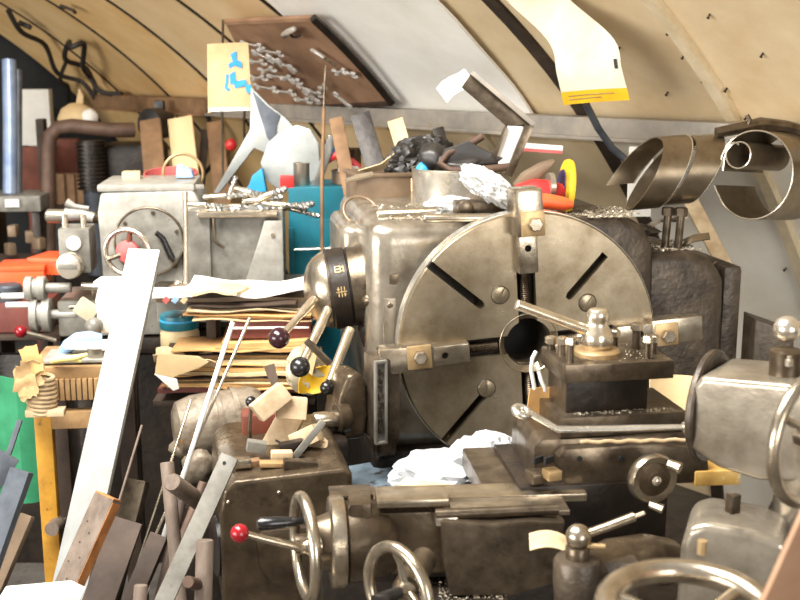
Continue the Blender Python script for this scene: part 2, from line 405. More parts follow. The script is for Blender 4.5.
# long rail along the wall, timber at the far end
def rail_obj(px0, px1, py0, py1, name, material, hgt, dep, off):
    s0, p0, t0 = hit(px0, py0, off); s1, p1, t1 = hit(px1, py1, off)
    ph = (p0 + p1) / 2
    a, b = hut(s0, ph, off), hut(s1, ph, off)
    g = G(bar_frame(a, b, NI)); L = (b - a).length
    g.box((0, 0, L / 2), (hgt, dep, L), .006)
    return struct(g, name, material)
s0, p0, t0 = hit(800, 140, .07)
def rail(sa, sb, name, material, hgt, dep, phi, off):
    a, b = hut(sa, phi, off), hut(sb, phi, off)
    z = HA; y = -NI; x = Vector((0, 0, 1))
    M = Matrix(((x.x, y.x, z.x, a.x), (x.y, y.y, z.y, a.y), (x.z, y.z, z.z, a.z), (0, 0, 0, 1)))
    g = G(M); L = (b - a).length; g.box((0, 0, L / 2), (hgt, dep, L), .006)
    g.box((-hgt / 2 + .006, -dep / 2 - .01, L / 2), (.012, .03, L), .002)
    return struct(g, name, material)
RPHI = hit(620, 128, .07)[1]; sl = hit(215, 105, .07)[0]
rail(-1.6, sl, 'trim_1', 'rail_steel', .072, .09, RPHI, .075)
rail(sl + .01, hit(100, 100, .07)[0], 'trim_2', 'beam_wood', .085, .1, RPHI + .2, .08)
def wf(px, py, inset=.02, roll=0):
    """frame lying on the hut wall at a pixel: x right, y into the wall, z up the wall; unit one pixel"""
    s, ph, t = hit(px, py, inset); p = hut(s, ph, inset)
    y = (p - (HO + HA * s)).normalized(); x = -HA; z = x.cross(y); 
    M = Matrix(((x.x, y.x, z.x, p.x), (x.y, y.y, z.y, p.y), (x.z, y.z, z.z, p.z), (0, 0, 0, 1)))
    return M @ Matrix.Rotation(R(roll), 4, 'Y') @ Matrix.Scale(t / FPX, 4)
def wsheet(corners, inset, name, material, parent, th=.004, n=10, wob=0.0):
    """sheet following the wall between four pixels (tl, tr, br, bl)"""
    q = [hit(px, py, inset)[:2] for px, py in corners]
    def fn(u, v):
        a = [q[0][k] * (1 - u) + q[1][k] * u for k in (0, 1)]; b = [q[3][k] * (1 - u) + q[2][k] * u for k in (0, 1)]
        s, ph = a[0] * (1 - v) + b[0] * v, a[1] * (1 - v) + b[1] * v
        return hut(s, ph, inset + wob * (noise.noise(Vector((u * 3, v * 3, s))) + .3))
    return G().sheet(n, n, fn, th)

# white insulation board fixed to the panels beside the tool board
g = wsheet([(190, -60), (405, -30), (536, 118), (372, 112)], .02, '', '', None, .01, 14, .01)
o = solo(g, 'insulation_sheet', 'white_insul', 'torn white insulation sheet lining the curved wall above the steel rail', 'sheet')
# tool board
TB = T('tool_board', 'brown tool board with dark raised edge fixed to the curved wall', 'board')
cor = [(226, 22), (313, 18), (392, 103), (262, 110)]
wsheet(cor, .06, '', '', None, .012, 6).build('back_panel', 'board_brown', TB)
def wline(a, b, inset, r, k=8):
    (s0, p0, _), (s1, p1, _) = hit(*a, inset), hit(*b, inset)
    return [hut(s0 + (s1 - s0) * i / k, p0 + (p1 - p0) * i / k, inset) for i in range(k + 1)]
G().tube(wline(cor[1], cor[2], .08, 0), .018, 4).build('edge_strip', 'oily', TB)
G().tube(wline(cor[0], cor[1], .07, 0), .012, 4).build('edge_strip', 'board_brown', TB)
G().tube(wline(cor[3], cor[2], .07, 0), .012, 4).build('edge_strip', 'dark_wood', TB)
# spanners, sockets and drivers on the tool board
def spanner(M, L, w=2.4, kind=0):
    g = G(M)
    g.box((0, 0, 0), (L, 1.2, w), .4)
    for sgn in (-1, 1):
        if kind == 0 or sgn == 1:
            g.ring((sgn * L / 2, 0, 0), w * 1.15, w * .55, (0, 1, 0), 12, 6, 40 if sgn > 0 else 220, 320 if sgn > 0 else 500)
        else: g.rev([(w * .9, -1.5), (w * .9, 3)], (sgn, 0, 0), (sgn * L / 2, 0, 0), 8)
    return g
tools = [(252, 45, 20, 12, 0), (270, 52, 22, 14, 1), (281, 64, 18, 30, 0), (257, 62, 16, 5, 1), (267, 70, 20, -6, 0), (280, 77, 26, 6, 1),
         (258, 78, 18, 0, 0), (291, 80, 18, 12, 1), (266, 88, 24, 8, 0), (284, 92, 22, 4, 1), (300, 86, 14, 60, 0), (306, 92, 14, 80, 1),
         (312, 97, 12, 70, 0), (275, 60, 12, 70, 1), (286, 66, 14, 60, 0), (262, 56, 14, 40, 0), (315, 93, 10, 20, 1), (340, 72, 14, -4, 0),
         (350, 74, 8, 20, 1), (303, 100, 14, 5, 1)]
for i, (px, py, L, rl, k) in enumerate(tools):
    M = wf(px, py, .088, rl)
    lab = 'small open-ended spanner hanging among others on the brown tool board' if k == 0 else 'small socket driver hanging among spanners on the brown tool board'
    solo(spanner(M, L * 1.25, 2.9, k), 'spanner' if k == 0 else 'socket_driver', 'spanner_chrome', lab, 'spanner' if k == 0 else 'driver', 'spanners on the tool board' if k == 0 else 'socket drivers on the tool board')
PL = T('pliers', 'long bright steel pliers lying along the top edge of the tool board', 'pliers')
M = wf(288, 32, .1, -12)
G(M).prism([(-16, -2), (-2, -3), (18, -1), (18, 3), (0, 3), (-16, 1)], -2, 2, .8).build('jaw', 'spanner_chrome', PL)
G(M).tube([(0, 0, 0), (-8, 0, -3), (-18, 0, -4)], 1.6, 8).build('handle', 'leather', PL)
G(M).tube([(-2, 0, -3), (-4, 0, -8), (4, 0, -10), (12, 0, -9)], 1.5, 8).build('handle', 'leather', PL)
SD = T('screwdriver', 'screwdriver with dark grip hanging upright near the board edge', 'screwdriver')
M = wf(324, 58, .09, -24)
G(M).box((0, 0, 8), (5, 3, 16), 1).build('grip', 'spanner_chrome', SD); G(M).cyl((0, 0, 0), (0, 0, -14), 1.5, n=8).build('shaft', 'steel_dark', SD)
g = G(wf(344, 102, .11, -12)); g.box((0, 0, 2), (4, 3, 16), 1); g.ring((0, 0, 11), 3, 1.4, (0, 1, 0), 14, 6).ring((0, 0, -7), 3, 1.4, (0, 1, 0), 14, 6)
solo(g, 'ring_spanner', 'spanner_chrome', 'short bright ring spanner hanging upright above the steel rail', 'spanner')
g = G(wf(323, 88, .11, -30)); g.tube([(-10, 0, 1), (0, 0, 0), (10, 0, 1)], 1.6, 8).tube([(-5, 0, 4), (0, 0, 0), (5, 0, -3)], 1.4, 8)
solo(g, 'tap_wrench', 'spanner_chrome', 'small bright crossed tap wrench beside the tall wooden dowel', 'wrench')

# cream poster with blue print, left of the board
PO = T('poster', 'cream paper poster with blue printed figures hanging beside the tool board', 'poster')
M = fr(229, 78, 4.2, -6, -6, -2)
def curl(u, v): return ((u - .5) * 42 + (1 - v) * 3 * (u - .6), -3.5 * math.sin(u * 3) , (v - .5) * 68 + 3 * math.sin(u * 3.1) * (1 - v))
G(M).sheet(10, 10, curl, .5).build('paper', 'card_cream', PO)
marks = [[(5, 12), (10, 14), (10, 8), (14, 6), (14, 2), (8, 4), (4, 2), (3, 5), (7, 7)], [(4, -2), (8, 0), (9, -7), (17, -6), (17, -10), (8, -12), (7, -9), (4, -9)],
         [(1, -2), (3, -2), (2, -10), (0, -10)], [(16, -9), (21, -10), (21, -16), (17, -15)], [(0, -9), (4, -13), (2, -14), (-1, -11)]]
for mk in marks:
    G(M @ Matrix.Translation((-3, 0, 6)) @ Matrix.Diagonal((1.25, 1, 1.4, 1))).prism(mk, -4.4, -4.0).build('blue_print', 'blue_print', PO)
G(M).prism([(-21, -33), (21, -33), (20, -30), (-20, -29)], -4.2, -3.2).build('lower_edge', 'paper_white', PO)

# yellow-bottomed printed sheet hanging off the wall top
BA = T('hanging_chart', 'long cream chart with a yellow bottom strip hanging off the curved wall', 'chart')
CH = [(W(440, -60, 3.2), W(512, -60, 3.1)), (W(508, 2, 3.22), W(568, -2, 3.12)), (W(549, 42, 3.15), W(613, 38, 3.05)), (W(557, 74, 3.16), W(622, 70, 3.06)), (W(564, 105, 3.2), W(630, 100, 3.1))]
def chart(v0, v1, off=0.0):
    def cr(k, t):
        P_ = [CH[min(max(q, 0), 4)][k] for q in range(int(t) - 1, int(t) + 3)]; f = t - int(t); a, b, c, d = P_
        return .5 * ((2 * b) + (c - a) * f + (2 * a - 5 * b + 4 * c - d) * f * f + (3 * b - a - 3 * c + d) * f ** 3)
    def fn(u, v):
        t = (v0 + (v1 - v0) * v) * 3.9999; a, b = cr(0, t), cr(1, t)
        return a.lerp(b, u) + Vector((-.3, -.9, .2)) * (.012 * math.sin(u * 3.1) + off)
    return fn
G().sheet(8, 24, chart(0, .88), .002).build('sheet', 'chart_paper', BA)
G().sheet(8, 4, chart(.88, 1.0), .003).build('yellow_strip', 'yellow', BA)
for k, (u0, u1, v) in enumerate(((.1, .8, .915), (.1, .6, .945))):
    f = chart(v, v + .008, .003); G().sheet(6, 1, lambda u, w: f(u0 + (u1 - u0) * u, w), .001).build('print_line', 'bronze_wear', BA)
f = chart(.66, .74, .003); G().sheet(1, 2, lambda u, w: f(.9 + .05 * u, w), .001).build('print_mark', 'cable', BA)

# bent angle iron leaning on the rail
AI = T('angle_iron', 'bent length of steel angle iron standing in front of the rail', 'angle iron')
M = fr(524, 126, 3.02, 0); q = lambda pts: [(x - 524, 126 - y) for x, y in pts]
G(M).prism(q([(461, 88), (470, 75), (531, 124), (524, 127), (506, 126)]), -2, 0, .4).build('upper_web', 'steel_dark', AI)
G(M).prism(q([(469, 75), (472, 72), (534, 122), (530, 125)]), -16, 0, .4).build('upper_flange', 'rail_steel', AI)
G(M).prism(q([(506, 126), (524, 125), (506, 173), (494, 156)]), -2, 0, .4).build('lower_web', 'white_insul', AI)
G(M).prism(q([(524, 124), (533, 126), (512, 176), (505, 174)]), -10, 0, .4).build('lower_flange', 'steel_dark', AI)
G(M).prism(q([(504, 126), (507, 126), (496, 158), (493, 156)]), -8, 0, .4).build('edge_flange', 'steel_dark', AI)
# blue-grey conduit and pale sheet by the chart
g = G(); g.tube([W(586, 104, 3.2), W(598, 128, 3.25), W(612, 148, 3.3), W(626, 160, 3.3)], .011, 10)
solo(g, 'conduit', 'slate_steel', 'short bent blue-grey conduit below the hanging chart', 'conduit')
# cables drooping over the far panels
def wcable(pts, name, r, label):
    P = [hut(*hit(px, py, .05)[:2], .05 + (.05 if i % 2 else 0)) for i, (px, py) in enumerate(pts)]
    Q = []
    for i in range(len(P) - 1):
        for k in range(5):
            t = k / 5; a = P[max(i - 1, 0)]; b = P[i]; c = P[i + 1]; d = P[min(i + 2, len(P) - 1)]
            Q.append(.5 * ((2 * b) + (c - a) * t + (2 * a - 5 * b + 4 * c - d) * t * t + (3 * b - a - 3 * c + d) * t ** 3))
    Q.append(P[-1]); g = G(); g.tube(Q, r, 8); return solo(g, name, 'cable', label, 'cable')
wcable([(8, 10), (26, 24), (45, 45), (62, 66), (82, 82), (100, 92)], 'cable', .014, 'thick dark cable running down the orange panels to the beam')
wcable([(122, 94), (104, 84), (86, 68), (70, 52), (69, 42), (76, 39), (84, 44), (88, 60), (94, 82), (100, 88)], 'cable', .014, 'looped dark cable dangling over the timber beam')
wcable([(66, 62), (65, 73), (68, 86), (74, 96)], 'cable', .012, 'short dark hook of cable left of the cable loop')
g = G(wf(25, 25, .06, 45)); g.box((0, 0, 0), (14, 5, 5), 1.5); solo(g, 'cable_coupler', 'cable', 'dark brown coupler box on the thick wall cable', 'coupler')
g = G(wf(67, 8, .04, 40)); g.box((0, 0, 0), (16, 3, 2.5), .6).box((-7, 0, -3), (3, 3, 6), .6).box((7, 0, -3), (3, 3, 6), .6)
solo(g, 'wall_bracket', 'rib_dark', 'small dark bracket screwed high on the orange panels', 'bracket')
wcable([(206, 112), (221, 130), (222, 150), (205, 175)], 'hanging_wire', .012, 'dark wire looping down from the timber beam')
wcable([(178, 118), (183, 140), (190, 165)], 'hanging_wire', .014, 'dark wire hanging straight beside the black lamp housing')
# curved sheet metal swarf ribbons, hanging from a twisted rod
RD = G(); RD.tube([W(716, 133, 2.93), W(742, 128, 2.93), W(760, 124, 2.95), W(785, 127, 2.97), W(830, 138, 2.98)], [.014, .016, .018, .018, .016], 8)
RD.tube([W(746, 128, 2.93), W(750, 120, 2.92), W(747, 115, 2.92)], .006, 6)
solo(RD, 'twisted_rod', 'steel_dark', 'dark twisted rod lying across the metal coils near the rail', 'rod')

SR = T('metal_coil', 'wide brown sheet metal ribbon coiled in open loops beside the spiral roll', 'metal coil')
M = fr(622, 176, 2.95, 8, 0, -4)
P = []
for i in range(64):
    t = i / 63; a = R(200 - 700 * t); P.append((2 + 66 * t + 25 * math.sin(a), -34 * math.cos(a), 36 * math.sin(a) * (1 - .1 * t)))
G(M).ribbon(P, (30, 0, 0), 1.2).build('ribbon', 'swarf_steel', SR)
G(M).tube([(p[0] + 30, p[1], p[2]) for p in P], .8, 6).build('bright_edge', 'edge_bright', SR)
SP2 = T('metal_coil', 'spiral roll of sheet metal ribbon with bright edge hanging below the twisted rod', 'metal coil')
M = fr(753, 176, 2.9, 0)
P = []
for i in range(90):
    t = i / 89
    if t < .5:
        k = t / .5; r = 8 + 14 * k; a = R(20 + 560 * k); cx, cz = -22 + 9 * k, 26 - 12 * k
        P.append((cx + r * .85 * math.cos(a), 0, cz + r * math.sin(a)))
    else:
        k = (t - .5) / .5; a = R(220 - 400 * k); r = 22 + 26 * min(1, k * 2.2); cx, cz = -13 + 14 * min(1, k * 2), 14 - 12 * min(1, k * 2)
        P.append((cx + r * .85 * math.cos(a), 0, cz + r * math.sin(a)))
Q = []
for i in range(len(P)):
    w = P[max(0, i - 3):i + 4]; Q.append(tuple(sum(p[k] for p in w) / len(w) for k in range(3)))
G(M).ribbon(Q, (54, 44, -6), 1.1).build('ribbon', 'swarf_steel', SP2)
G(M).tube(Q, .9, 6).build('bright_edge', 'edge_bright', SP2)
# ------------------------------------------------------------------ big lathe: headstock, gearbox, bed
LY = 9
H = fr(528, 343, 2.7, LY)                      # at the faceplate centre: x right, y into the headstock, z up
LA = T('lathe', 'large grey oily lathe headstock and bed behind the round faceplate', 'lathe')
g = G(H); g.box((-28, 215, -8), (250, 300, 250), 26, seg=4); g.build('headstock_casting', 'cast_paint', LA)
g = G(H); g.box((-145, 230, 46), (50, 150, 110), 14, seg=3); g.build('side_shoulder', 'cast_paint', LA)
g = G(H); g.prism([(60, -110), (60, 116), (120, 118), (143, 106), (154, 82), (158, -110)], 60, 300, 14, seg=3); g.build('gear_hump', 'cast_dark', LA)
g = G(H); g.prism([(140, -170), (140, 76), (200, 76), (226, 66), (240, 44), (246, -170)], 70, 330, 13, seg=3); g.build('gear_casing', 'cast_dark', LA)
g = G(H); g.box((258, 150, -40), (22, 120, 190), 6); g.build('casing_flange', 'cast_dark', LA)
g = G(H); g.rev([(27, 28), (34, 28), (34, 62), (27, 62), (27, 28)], (0, 1, 0), (0, 0, 0), 32, None, False); g.build('spindle_nose', 'steel_dark', LA)
# pedestal below the headstock and the bed gap
g = G(H); g.box((-20, 180, -215), (260, 260, 180), 16, seg=3); g.build('pedestal', 'oily', LA)
g = G(H); g.prism([(-190, -148), (-120, -140), (-60, -160), (-60, -230), (-190, -230)], 5, 80, 8); g.build('paint_flaked_foot', 'flaky_blue', LA, label='flaking blue-grey painted foot')
g = G(H); g.box((40, -120, -190), (190, 330, 50), 5); g.build('bed', 'oily', LA)
g = G(H); g.box((40, 100, -300), (240, 500, 170), 8); g.box((40, 60, -415), (260, 460, 80), 10); g.build('stand', 'oily', LA)
g = G(H); g.box((-138, 60, -84), (24, 50, 84), 8, seg=3); g.build('corner_column', 'cast_brown', LA)
# raised lettering plate
M = fr(380, 402, 2.62, LY + 14)
g = G(M); g.box((10, 20, 0), (26, 36, 88), 3); g.build('plate_column', 'cast_dark', LA)
g = G(M)
for x in (-5.5, 5.5): g.box((x, -2, 0), (2.6, 5, 86), .8)
for z in (-42, 42): g.box((0, -2, z), (13, 5, 3), .8)
g.box((0, 1, 0), (12, 2, 84)); g.build('plate_frame', 'grey_machine', LA)
random.seed(11)
for k in range(8):
    z = 31 - k * 8.6; g = G(M)
    g.box((random.uniform(-2, 2), -1.5, z), (1.6, 2, 6.2), .2)
    g.box((0, -1.5, z + random.choice((2.6, -2.6, 0))), (5.5, 2, 1.3), .2)
    g.box((random.uniform(1, 2.6), -1.5, z + random.choice((1.4, -1.4))), (1.3, 2, 4), .2)
    g.build('raised_letter', 'steel_dark', LA)
g = G(H); g.box((-136, 26, 10), (13, 4, 70), 1.5); g.build('side_plate', 'cast_paint', LA)
for z in (38, -20):
    G(H).rev([(3, -3), (3, 0), (1.8, 1)], (0, -1, 0), (-136, 24, z), 10).build('plate_screw', 'steel_dark', LA)
G(H).box((-131, 27, 64), (10, 5, 11), 2).build('small_cover', 'steel_dark', LA)
# oblong bearing boss with bright shaft on the left
M = fr(352, 408, 2.66, 22)
g = G(M); g.prism([(-14, -34), (14, -34), (18, -10), (16, 26), (8, 36), (-4, 34), (-12, 14), (-18, -12)], 0, 40, 7, seg=3); g.build('bearing_boss', 'cast_brown', LA)
g = G(M); g.rev([(14, 0), (16, 3), (16, 12), (14, 14)], (-1, 0, 0), (-2, 4, -10), 24); g.build('boss_collar', 'cast_brown', LA)
g = G(M); g.rev([(8.5, 0), (9, 1), (9, 26), (8, 27.5), (3, 28)], (-1, 0, 0), (-12, 2, -10), 24); g.build('bright_shaft', 'steel', LA)
for z in (-34, -40): G(M).cyl((-8, 6, z), (-8, 6, z - 22), 4, n=10).build('feed_rod', 'steel_dark', LA)
# speed selector: domed drum with lettered band and three ball levers
DR = fr(354, 286, 2.92, 7, 0, -7) @ Matrix.Scale(.86, 4)
g = G(DR); g.rev([(58, -60), (54, -34), (48, -10), (46, 5)], (-1, 0, 0), (0, 0, 0), 48); g.build('selector_drum', 'steel_dark', LA)
g = G(DR); g.rev([(44, 5), (44.5, 6), (44.5, 7), (47, 8), (47, 27), (44, 29), (42, 30)], (-1, 0, 0), (0, 0, 0), 48); g.build('lettered_band', 'oily', LA, label='dark band with gold lettering')
g = G(DR); g.rev([(44, 29), (45, 31), (44, 35), (39, 44), (31, 51), (20, 56), (9, 58.5), (0, 59)], (-1, 0, 0), (0, 0, 0), 48); g.build('chrome_dome', 'steel', LA)
def on_drum(g, ang, x, w, h, r=47.2):
    for (dx, dz, ww, hh) in h:
        X = Matrix.Rotation(R(ang), 4, 'X') @ Matrix.Translation((x, 0, r))
        g.box((dx * w, -dz * w, 0), (ww * w, hh * w, 1.0), 0, X)
glyph1 = [(-2, 0, .6, 5), (2, 0, .6, 5), (0, 0, 4, .6), (0, 2.4, 4, .5), (4.4, 0, .6, 5), (3.4, 1.6, 1.6, .6), (3.4, -1.6, 1.6, .6), (0, -2.4, 4, .5)]
glyph2 = [(0, 0, 7, .6), (0, 0, .6, 7), (-2, 2, .7, 2.4), (2, 2, .7, 2.4), (-2, -2, .7, 2.4), (2, -2, .7, 2.4), (2, 1.9, 2, .5), (-2, -1.8, 2, .5)]
g = G(DR); on_drum(g, 52, -18, 1.5, glyph1); g.build('gold_lettering', 'gold_mark', LA); g = G(DR); on_drum(g, 84, -17, 1.7, glyph2); g.build('gold_lettering', 'gold_mark', LA)
g = G(DR); on_drum(g, 20, 16, 4, [(0, 0, 6, 3)], 45.6); g.build('index_plate', 'bronze_wear', LA)
g = G(DR); g.ball((16, -46, -9), 11, (1.1, .8, .8)).cyl((16, -40, -9), (30, -38, -6), 9, n=16); g.build('interlock_knob', 'steel_dark', LA)
g = G(DR); g.prism([(2, -40), (14, -44), (20, -66), (10, -72), (0, -66), (-4, -46)], -38, -14, 5); g.build('lever_boss', 'oily', LA)
def lever(a, b, ballc, r0, r1, br, ballmat, root=LA):
    d = 2.78; A, B_, C_ = W(*a), W(*b), W(*ballc); u = d / FPX
    G().tube([A, A.lerp(B_, .45), A.lerp(B_, .5), B_], [r0 * u, r0 * u * .94, r1 * u * 1.08, r1 * u], 14).build('lever_arm', 'lever_steel', root)
    G().ball(C_, br * u, n=24).build('lever_ball', ballmat, root)
lever((314, 300, 2.83), (285, 332, 2.72), (279, 338, 2.70), 5.2, 3.6, 10.5, 'maroon_ball')
lever((328, 310, 2.83), (304, 360, 2.72), (300, 367, 2.70), 5.6, 4.6, 10, 'black_plastic')
lever((350, 330, 2.83), (330, 382, 2.72), (327, 388, 2.70), 5.4, 4.6, 7, 'black_plastic')
# gearbox at the lower left of the lathe
GB = fr(288, 535, 2.35, 12)
g = G(GB); g.prism([(-66, -90), (-66, 30), (-62, 52), (-50, 61), (58, 66), (66, 60), (66, -90)], 0, 190, 9, seg=3); g.build('gearbox', 'cast_brown', LA)
g = G(GB); g.prism([(-26, 10), (-32, -2), (-30, -30), (-18, -48), (10, -60), (66, -62), (66, 10)], -8, 10, 5); g.build('gearbox_cover', 'cast_brown', LA)
for x, z in ((-58, 40), (-8, 46)): G(GB).ball((x, -.5, z), 2.2).build('rivet', 'steel', LA)
g = G(GB); g.box((0, 90, -190), (120, 170, 215), 8); g.build('gearbox_stand', 'oily', LA)
g = G(fr(222, 545, 2.42, 20)); g.rev([(30, 0), (30, 3), (24, 5), (24, 8), (30, 10), (30, 14)], (-1, 0, 0), (6, 0, 0), 36); g.build('belt_pulley', 'black_plastic', LA)

# ------------------------------------------------------------------ faceplate with four jaws
FP = T('faceplate', 'round steel lathe faceplate with radial slots and clamping jaws', 'faceplate')
H2 = fr(529, 343, 2.7, LY, 0, -4)
g = G(H2); g.rev([(122, 26), (128, 25), (132, 21), (132, 3), (130, 0)], (0, 1, 0), (0, 0, 0), 96)
disc = g.build('disc', 'plate_steel', FP)
g = G(H2)
g.rev([(24, -10), (24, 40)], (0, 1, 0), (0, 0, 0), 40)
for a in (0, 90, 180, 270):
    X = Matrix.Rotation(R(a), 4, 'Y'); g2 = G(H2); g2.box((0, 0, 80), (19, 28, 124), 0, X); cut(disc, g2)
for a, r0, r1 in ((-47, 64, 140), (45, 62, 116), (-135, 62, 140), (135, 62, 116)):
    X = Matrix.Rotation(R(a), 4, 'Y'); g2 = G(H2)
    g2.prism([(-4, r0), (-2.8, r0 - 2.8), (0, r0 - 4), (2.8, r0 - 2.8), (4, r0), (4, r1), (-4, r1)], -6, 40, 0, X); cut(disc, g2)
cut(disc, g)
G(H2).rev([(131.5, 3.4), (132.5, 3.6), (132.5, 20.6), (131.5, 21), (131.5, 3.4)], (0, 1, 0), (0, 0, 0), 96, None, False).build('polished_rim', 'bright_steel', FP)
G(H2).rev([(27, 27), (124, 27), (124, 31), (27, 31), (27, 27)], (0, 1, 0), (0, 0, 0), 64, None, False).build('slot_shade_disc', 'oily', FP)  # dark disc added behind the face so the slots look shaded
g = G(H2); g.rev([(24.2, 60), (24.2, 6), (30, -.8), (30.5, -.5), (30.5, .2), (26, 60), (24.2, 60)], (0, 1, 0), (0, 0, 0), 40, None, False); g.build('bore_ring', 'steel', FP)
g = G(H2); g.rev([(24.4, 58), (24.4, 59), (0.01, 59.5)], (0, 1, 0), (0, 0, 0), 40); g.build('bore_back', 'black', FP)
for (x, z) in ((-27, 52), (-46, -42), (62, 35)):
    o = G(H2).rev([(8.6, 1), (8.6, -.7), (7.6, -1.2), (.01, -1.2)], (0, 1, 0), (x, 0, z), 24).build('slotted_screw', 'plate_steel', FP)
    cut(o, G(H2 @ Matrix.Translation((x, -1, z))).box((0, 0, 0), (22, 1.6, 1.2), 0, Matrix.Rotation(R(x * 2), 4, 'Y')))
    G(H2).ring((x, -.2, z), 9, .5, (0, 1, 0), 28, 5).build('screw_seat', 'oily', FP)
for a, rj in ((0, 0), (-90, 0), (90, 0)):
    X = Matrix.Rotation(R(a), 4, 'Y'); k = {0: 74, -90: 64, 90: 88}[a]      # inner end of the jaw
    j = G(H2); j.box((0, -4, k + 19), (20, 18, 40), 2, X)
    if a == 0:
        j.box((0, -8, k + 60), (28, 36, 46), 3.5, X)
    else:
        j.box((0, -4, k + 62), (26, 22, 54), 2.5, X)
    jo = j.build('jaw', 'steel', FP)
    cut(jo, G(H2).rev([(3.4, -30), (3.4, -6)], (0, 1, 0), X @ Vector((0, 0, k + 24)), 16))
    G(H2).cyl(X @ Vector((0, -7.5, k + 24)), X @ Vector((0, -6, k + 24)), 3.3, n=14).build('jaw_hole', 'black', FP)
    yb = -27 if a == 0 else -15
    G(H2).box((2, yb, k + 50), (23, 5, 24), 1, X).build('clamp_pad', 'bronze_wear', FP)
    G(H2).rev([(6.5, 0), (7, 1), (7, 7), (6, 8)], (0, -1, 0), X @ Vector((3, yb - 2, k + 50)), 6).build('jaw_bolt', 'steel', FP)
for a in (0, -90, 90, 180):
    X = Matrix.Rotation(R(a), 4, 'Y'); r1 = {0: 74, -90: 64, 90: 88, 180: 128}[a]
    pr = []
    zz = 32.0
    while zz < r1 + 4: pr += [(5.2, zz), (4.2, zz + 1.0)]; zz += 2.0
    G(H2).rev(pr, X @ Vector((0, 0, 1)), X @ Vector((0, 6, 0)), 14).build('jaw_screw', 'steel_dark', FP)
    G(H2).box((0, 14, (r1 + 30) / 2 + 12), (18.5, 2, 118 if a == 180 else r1), 0, X).build('slot_floor', 'oily', FP)

# swarf chips strewn over the casings
def chips(name, spots, n, label, seed, lo=.9, hi=2.6):
    random.seed(seed); g = G()
    for k in range(n):
        x0, x1, y0, y1, z, M = random.choice(spots); x, y = random.uniform(x0, x1), random.uniform(y0, y1)
        zz = z(x, y) if callable(z) else z
        s = random.uniform(lo, hi); X = Matrix.Translation((x, y, zz + .3)) @ Matrix.Rotation(random.uniform(0, 6.3), 4, 'Z') @ Matrix.Rotation(random.uniform(-.6, .6), 4, 'X')
        g.M = M; g.raw([(-s, 0, 0), (s * .6, -s * .5, .1), (s, s * .4, .5), (0, .2, s * .8)], [(0, 1, 2), (0, 1, 3), (1, 2, 3), (0, 2, 3)], X)
    return solo(g, name, 'swarf_chip', label, 'swarf', kind='stuff', smooth=False)
chips('swarf', [(62, 140, 70, 140, 117, H), (165, 215, 80, 150, 76, H), (-130, 80, 60, 200, 117, H), (80, 130, 60, 90, 116, H)], 1500, 'bright swarf chips strewn over the top of the headstock', 3)

# ------------------------------------------------------------------ carriage: saddle, cross slide, compound slide
CA = T('lathe_carriage', 'oily brown lathe carriage with cross slide, compound slide and handwheels', 'carriage')
# compound slide, upper body
CS = fr(610, 455, 1.98, 7)
g = G(CS); g.prism([(-80, -22), (-80, 14), (-74, 22), (80, 22), (90, 12), (96, -22)], -8, 92, 4, seg=2); g.build('compound_slide', 'steel_dark', CA)
g = G(CS); g.prism([(-52, -26), (-60, 8), (-52, 16), (40, 18), (92, 10), (96, -14), (88, -26)], -22, 10, 4); g.build('slide_front', 'steel_dark', CA)
g = G(CS); g.box((-22, 40, -55), (150, 130, 70), 3); g.build('slide_base', 'oily', CA)
g = G(CS); g.box((-70, 50, -36), (120, 120, 22), 2); g.build('swivel_plate', 'steel_dark', CA)
for x in (-86, -68):
    G(fr(538 if x == -86 else 549, 460, 1.9, 40)).box((0, 0, 0), (13, 3, 7), .5).build('gib_slot', 'black', CA)
G(fr(552, 474, 1.9, 20)).box((0, 0, 0), (15, 16, 10), 1.5).build('gib_block', 'bronze_wear', CA, label='yellow-stained gib block')
G(fr(536, 476, 1.92, 20)).box((0, 0, 0), (16, 20, 10), 1).build('gib_block', 'steel_dark', CA)
for x, z in ((-38, 6), (4, 4)): G(CS).rev([(2.6, 0), (2.6, 1.5), (1, 1.6)], (0, -1, 0), (x, -22, z), 12).build('set_screw', 'black', CA)
# small handwheel on the compound screw
CW = fr(655, 480, 1.86, 16)
g = G(CW); g.rev([(11, -6), (11, -3), (19, 0), (24, 1), (26, -3), (26, -9), (24, -12), (19, -10), (15, -3), (12, -4)], (0, -1, 0), (0, 0, 0), 40)
w = g.build('compound_handwheel', 'steel', CA)
G(CW).rev([(17, -4), (17, 0), (8, 1), (8, 3), (.01, 3)], (0, -1, 0), (0, 0, 0), 32).build('hub', 'cast_brown', w)
G(CW).rev([(5, 0), (5, 4), (3, 6), (.01, 6.5)], (0, -1, 0), (0, 0, 0), 20).build('hub_nut', 'chrome', w)
G(CW).tube([(10, -8, 19), (14, -14, 18), (17, -18, 17)], [5, 5.5, 6], 12).build('crank_handle', 'steel', w)
G(CW).tube([(-8, -8, -22), (-4, -14, -23), (0, -18, -24)], [4, 4.5, 5], 12).build('crank_handle', 'steel', w)
g = G(CS); g.cyl((46, 0, -20), (46, 60, -20), 9); g.build('feed_screw', 'steel_dark', CA)
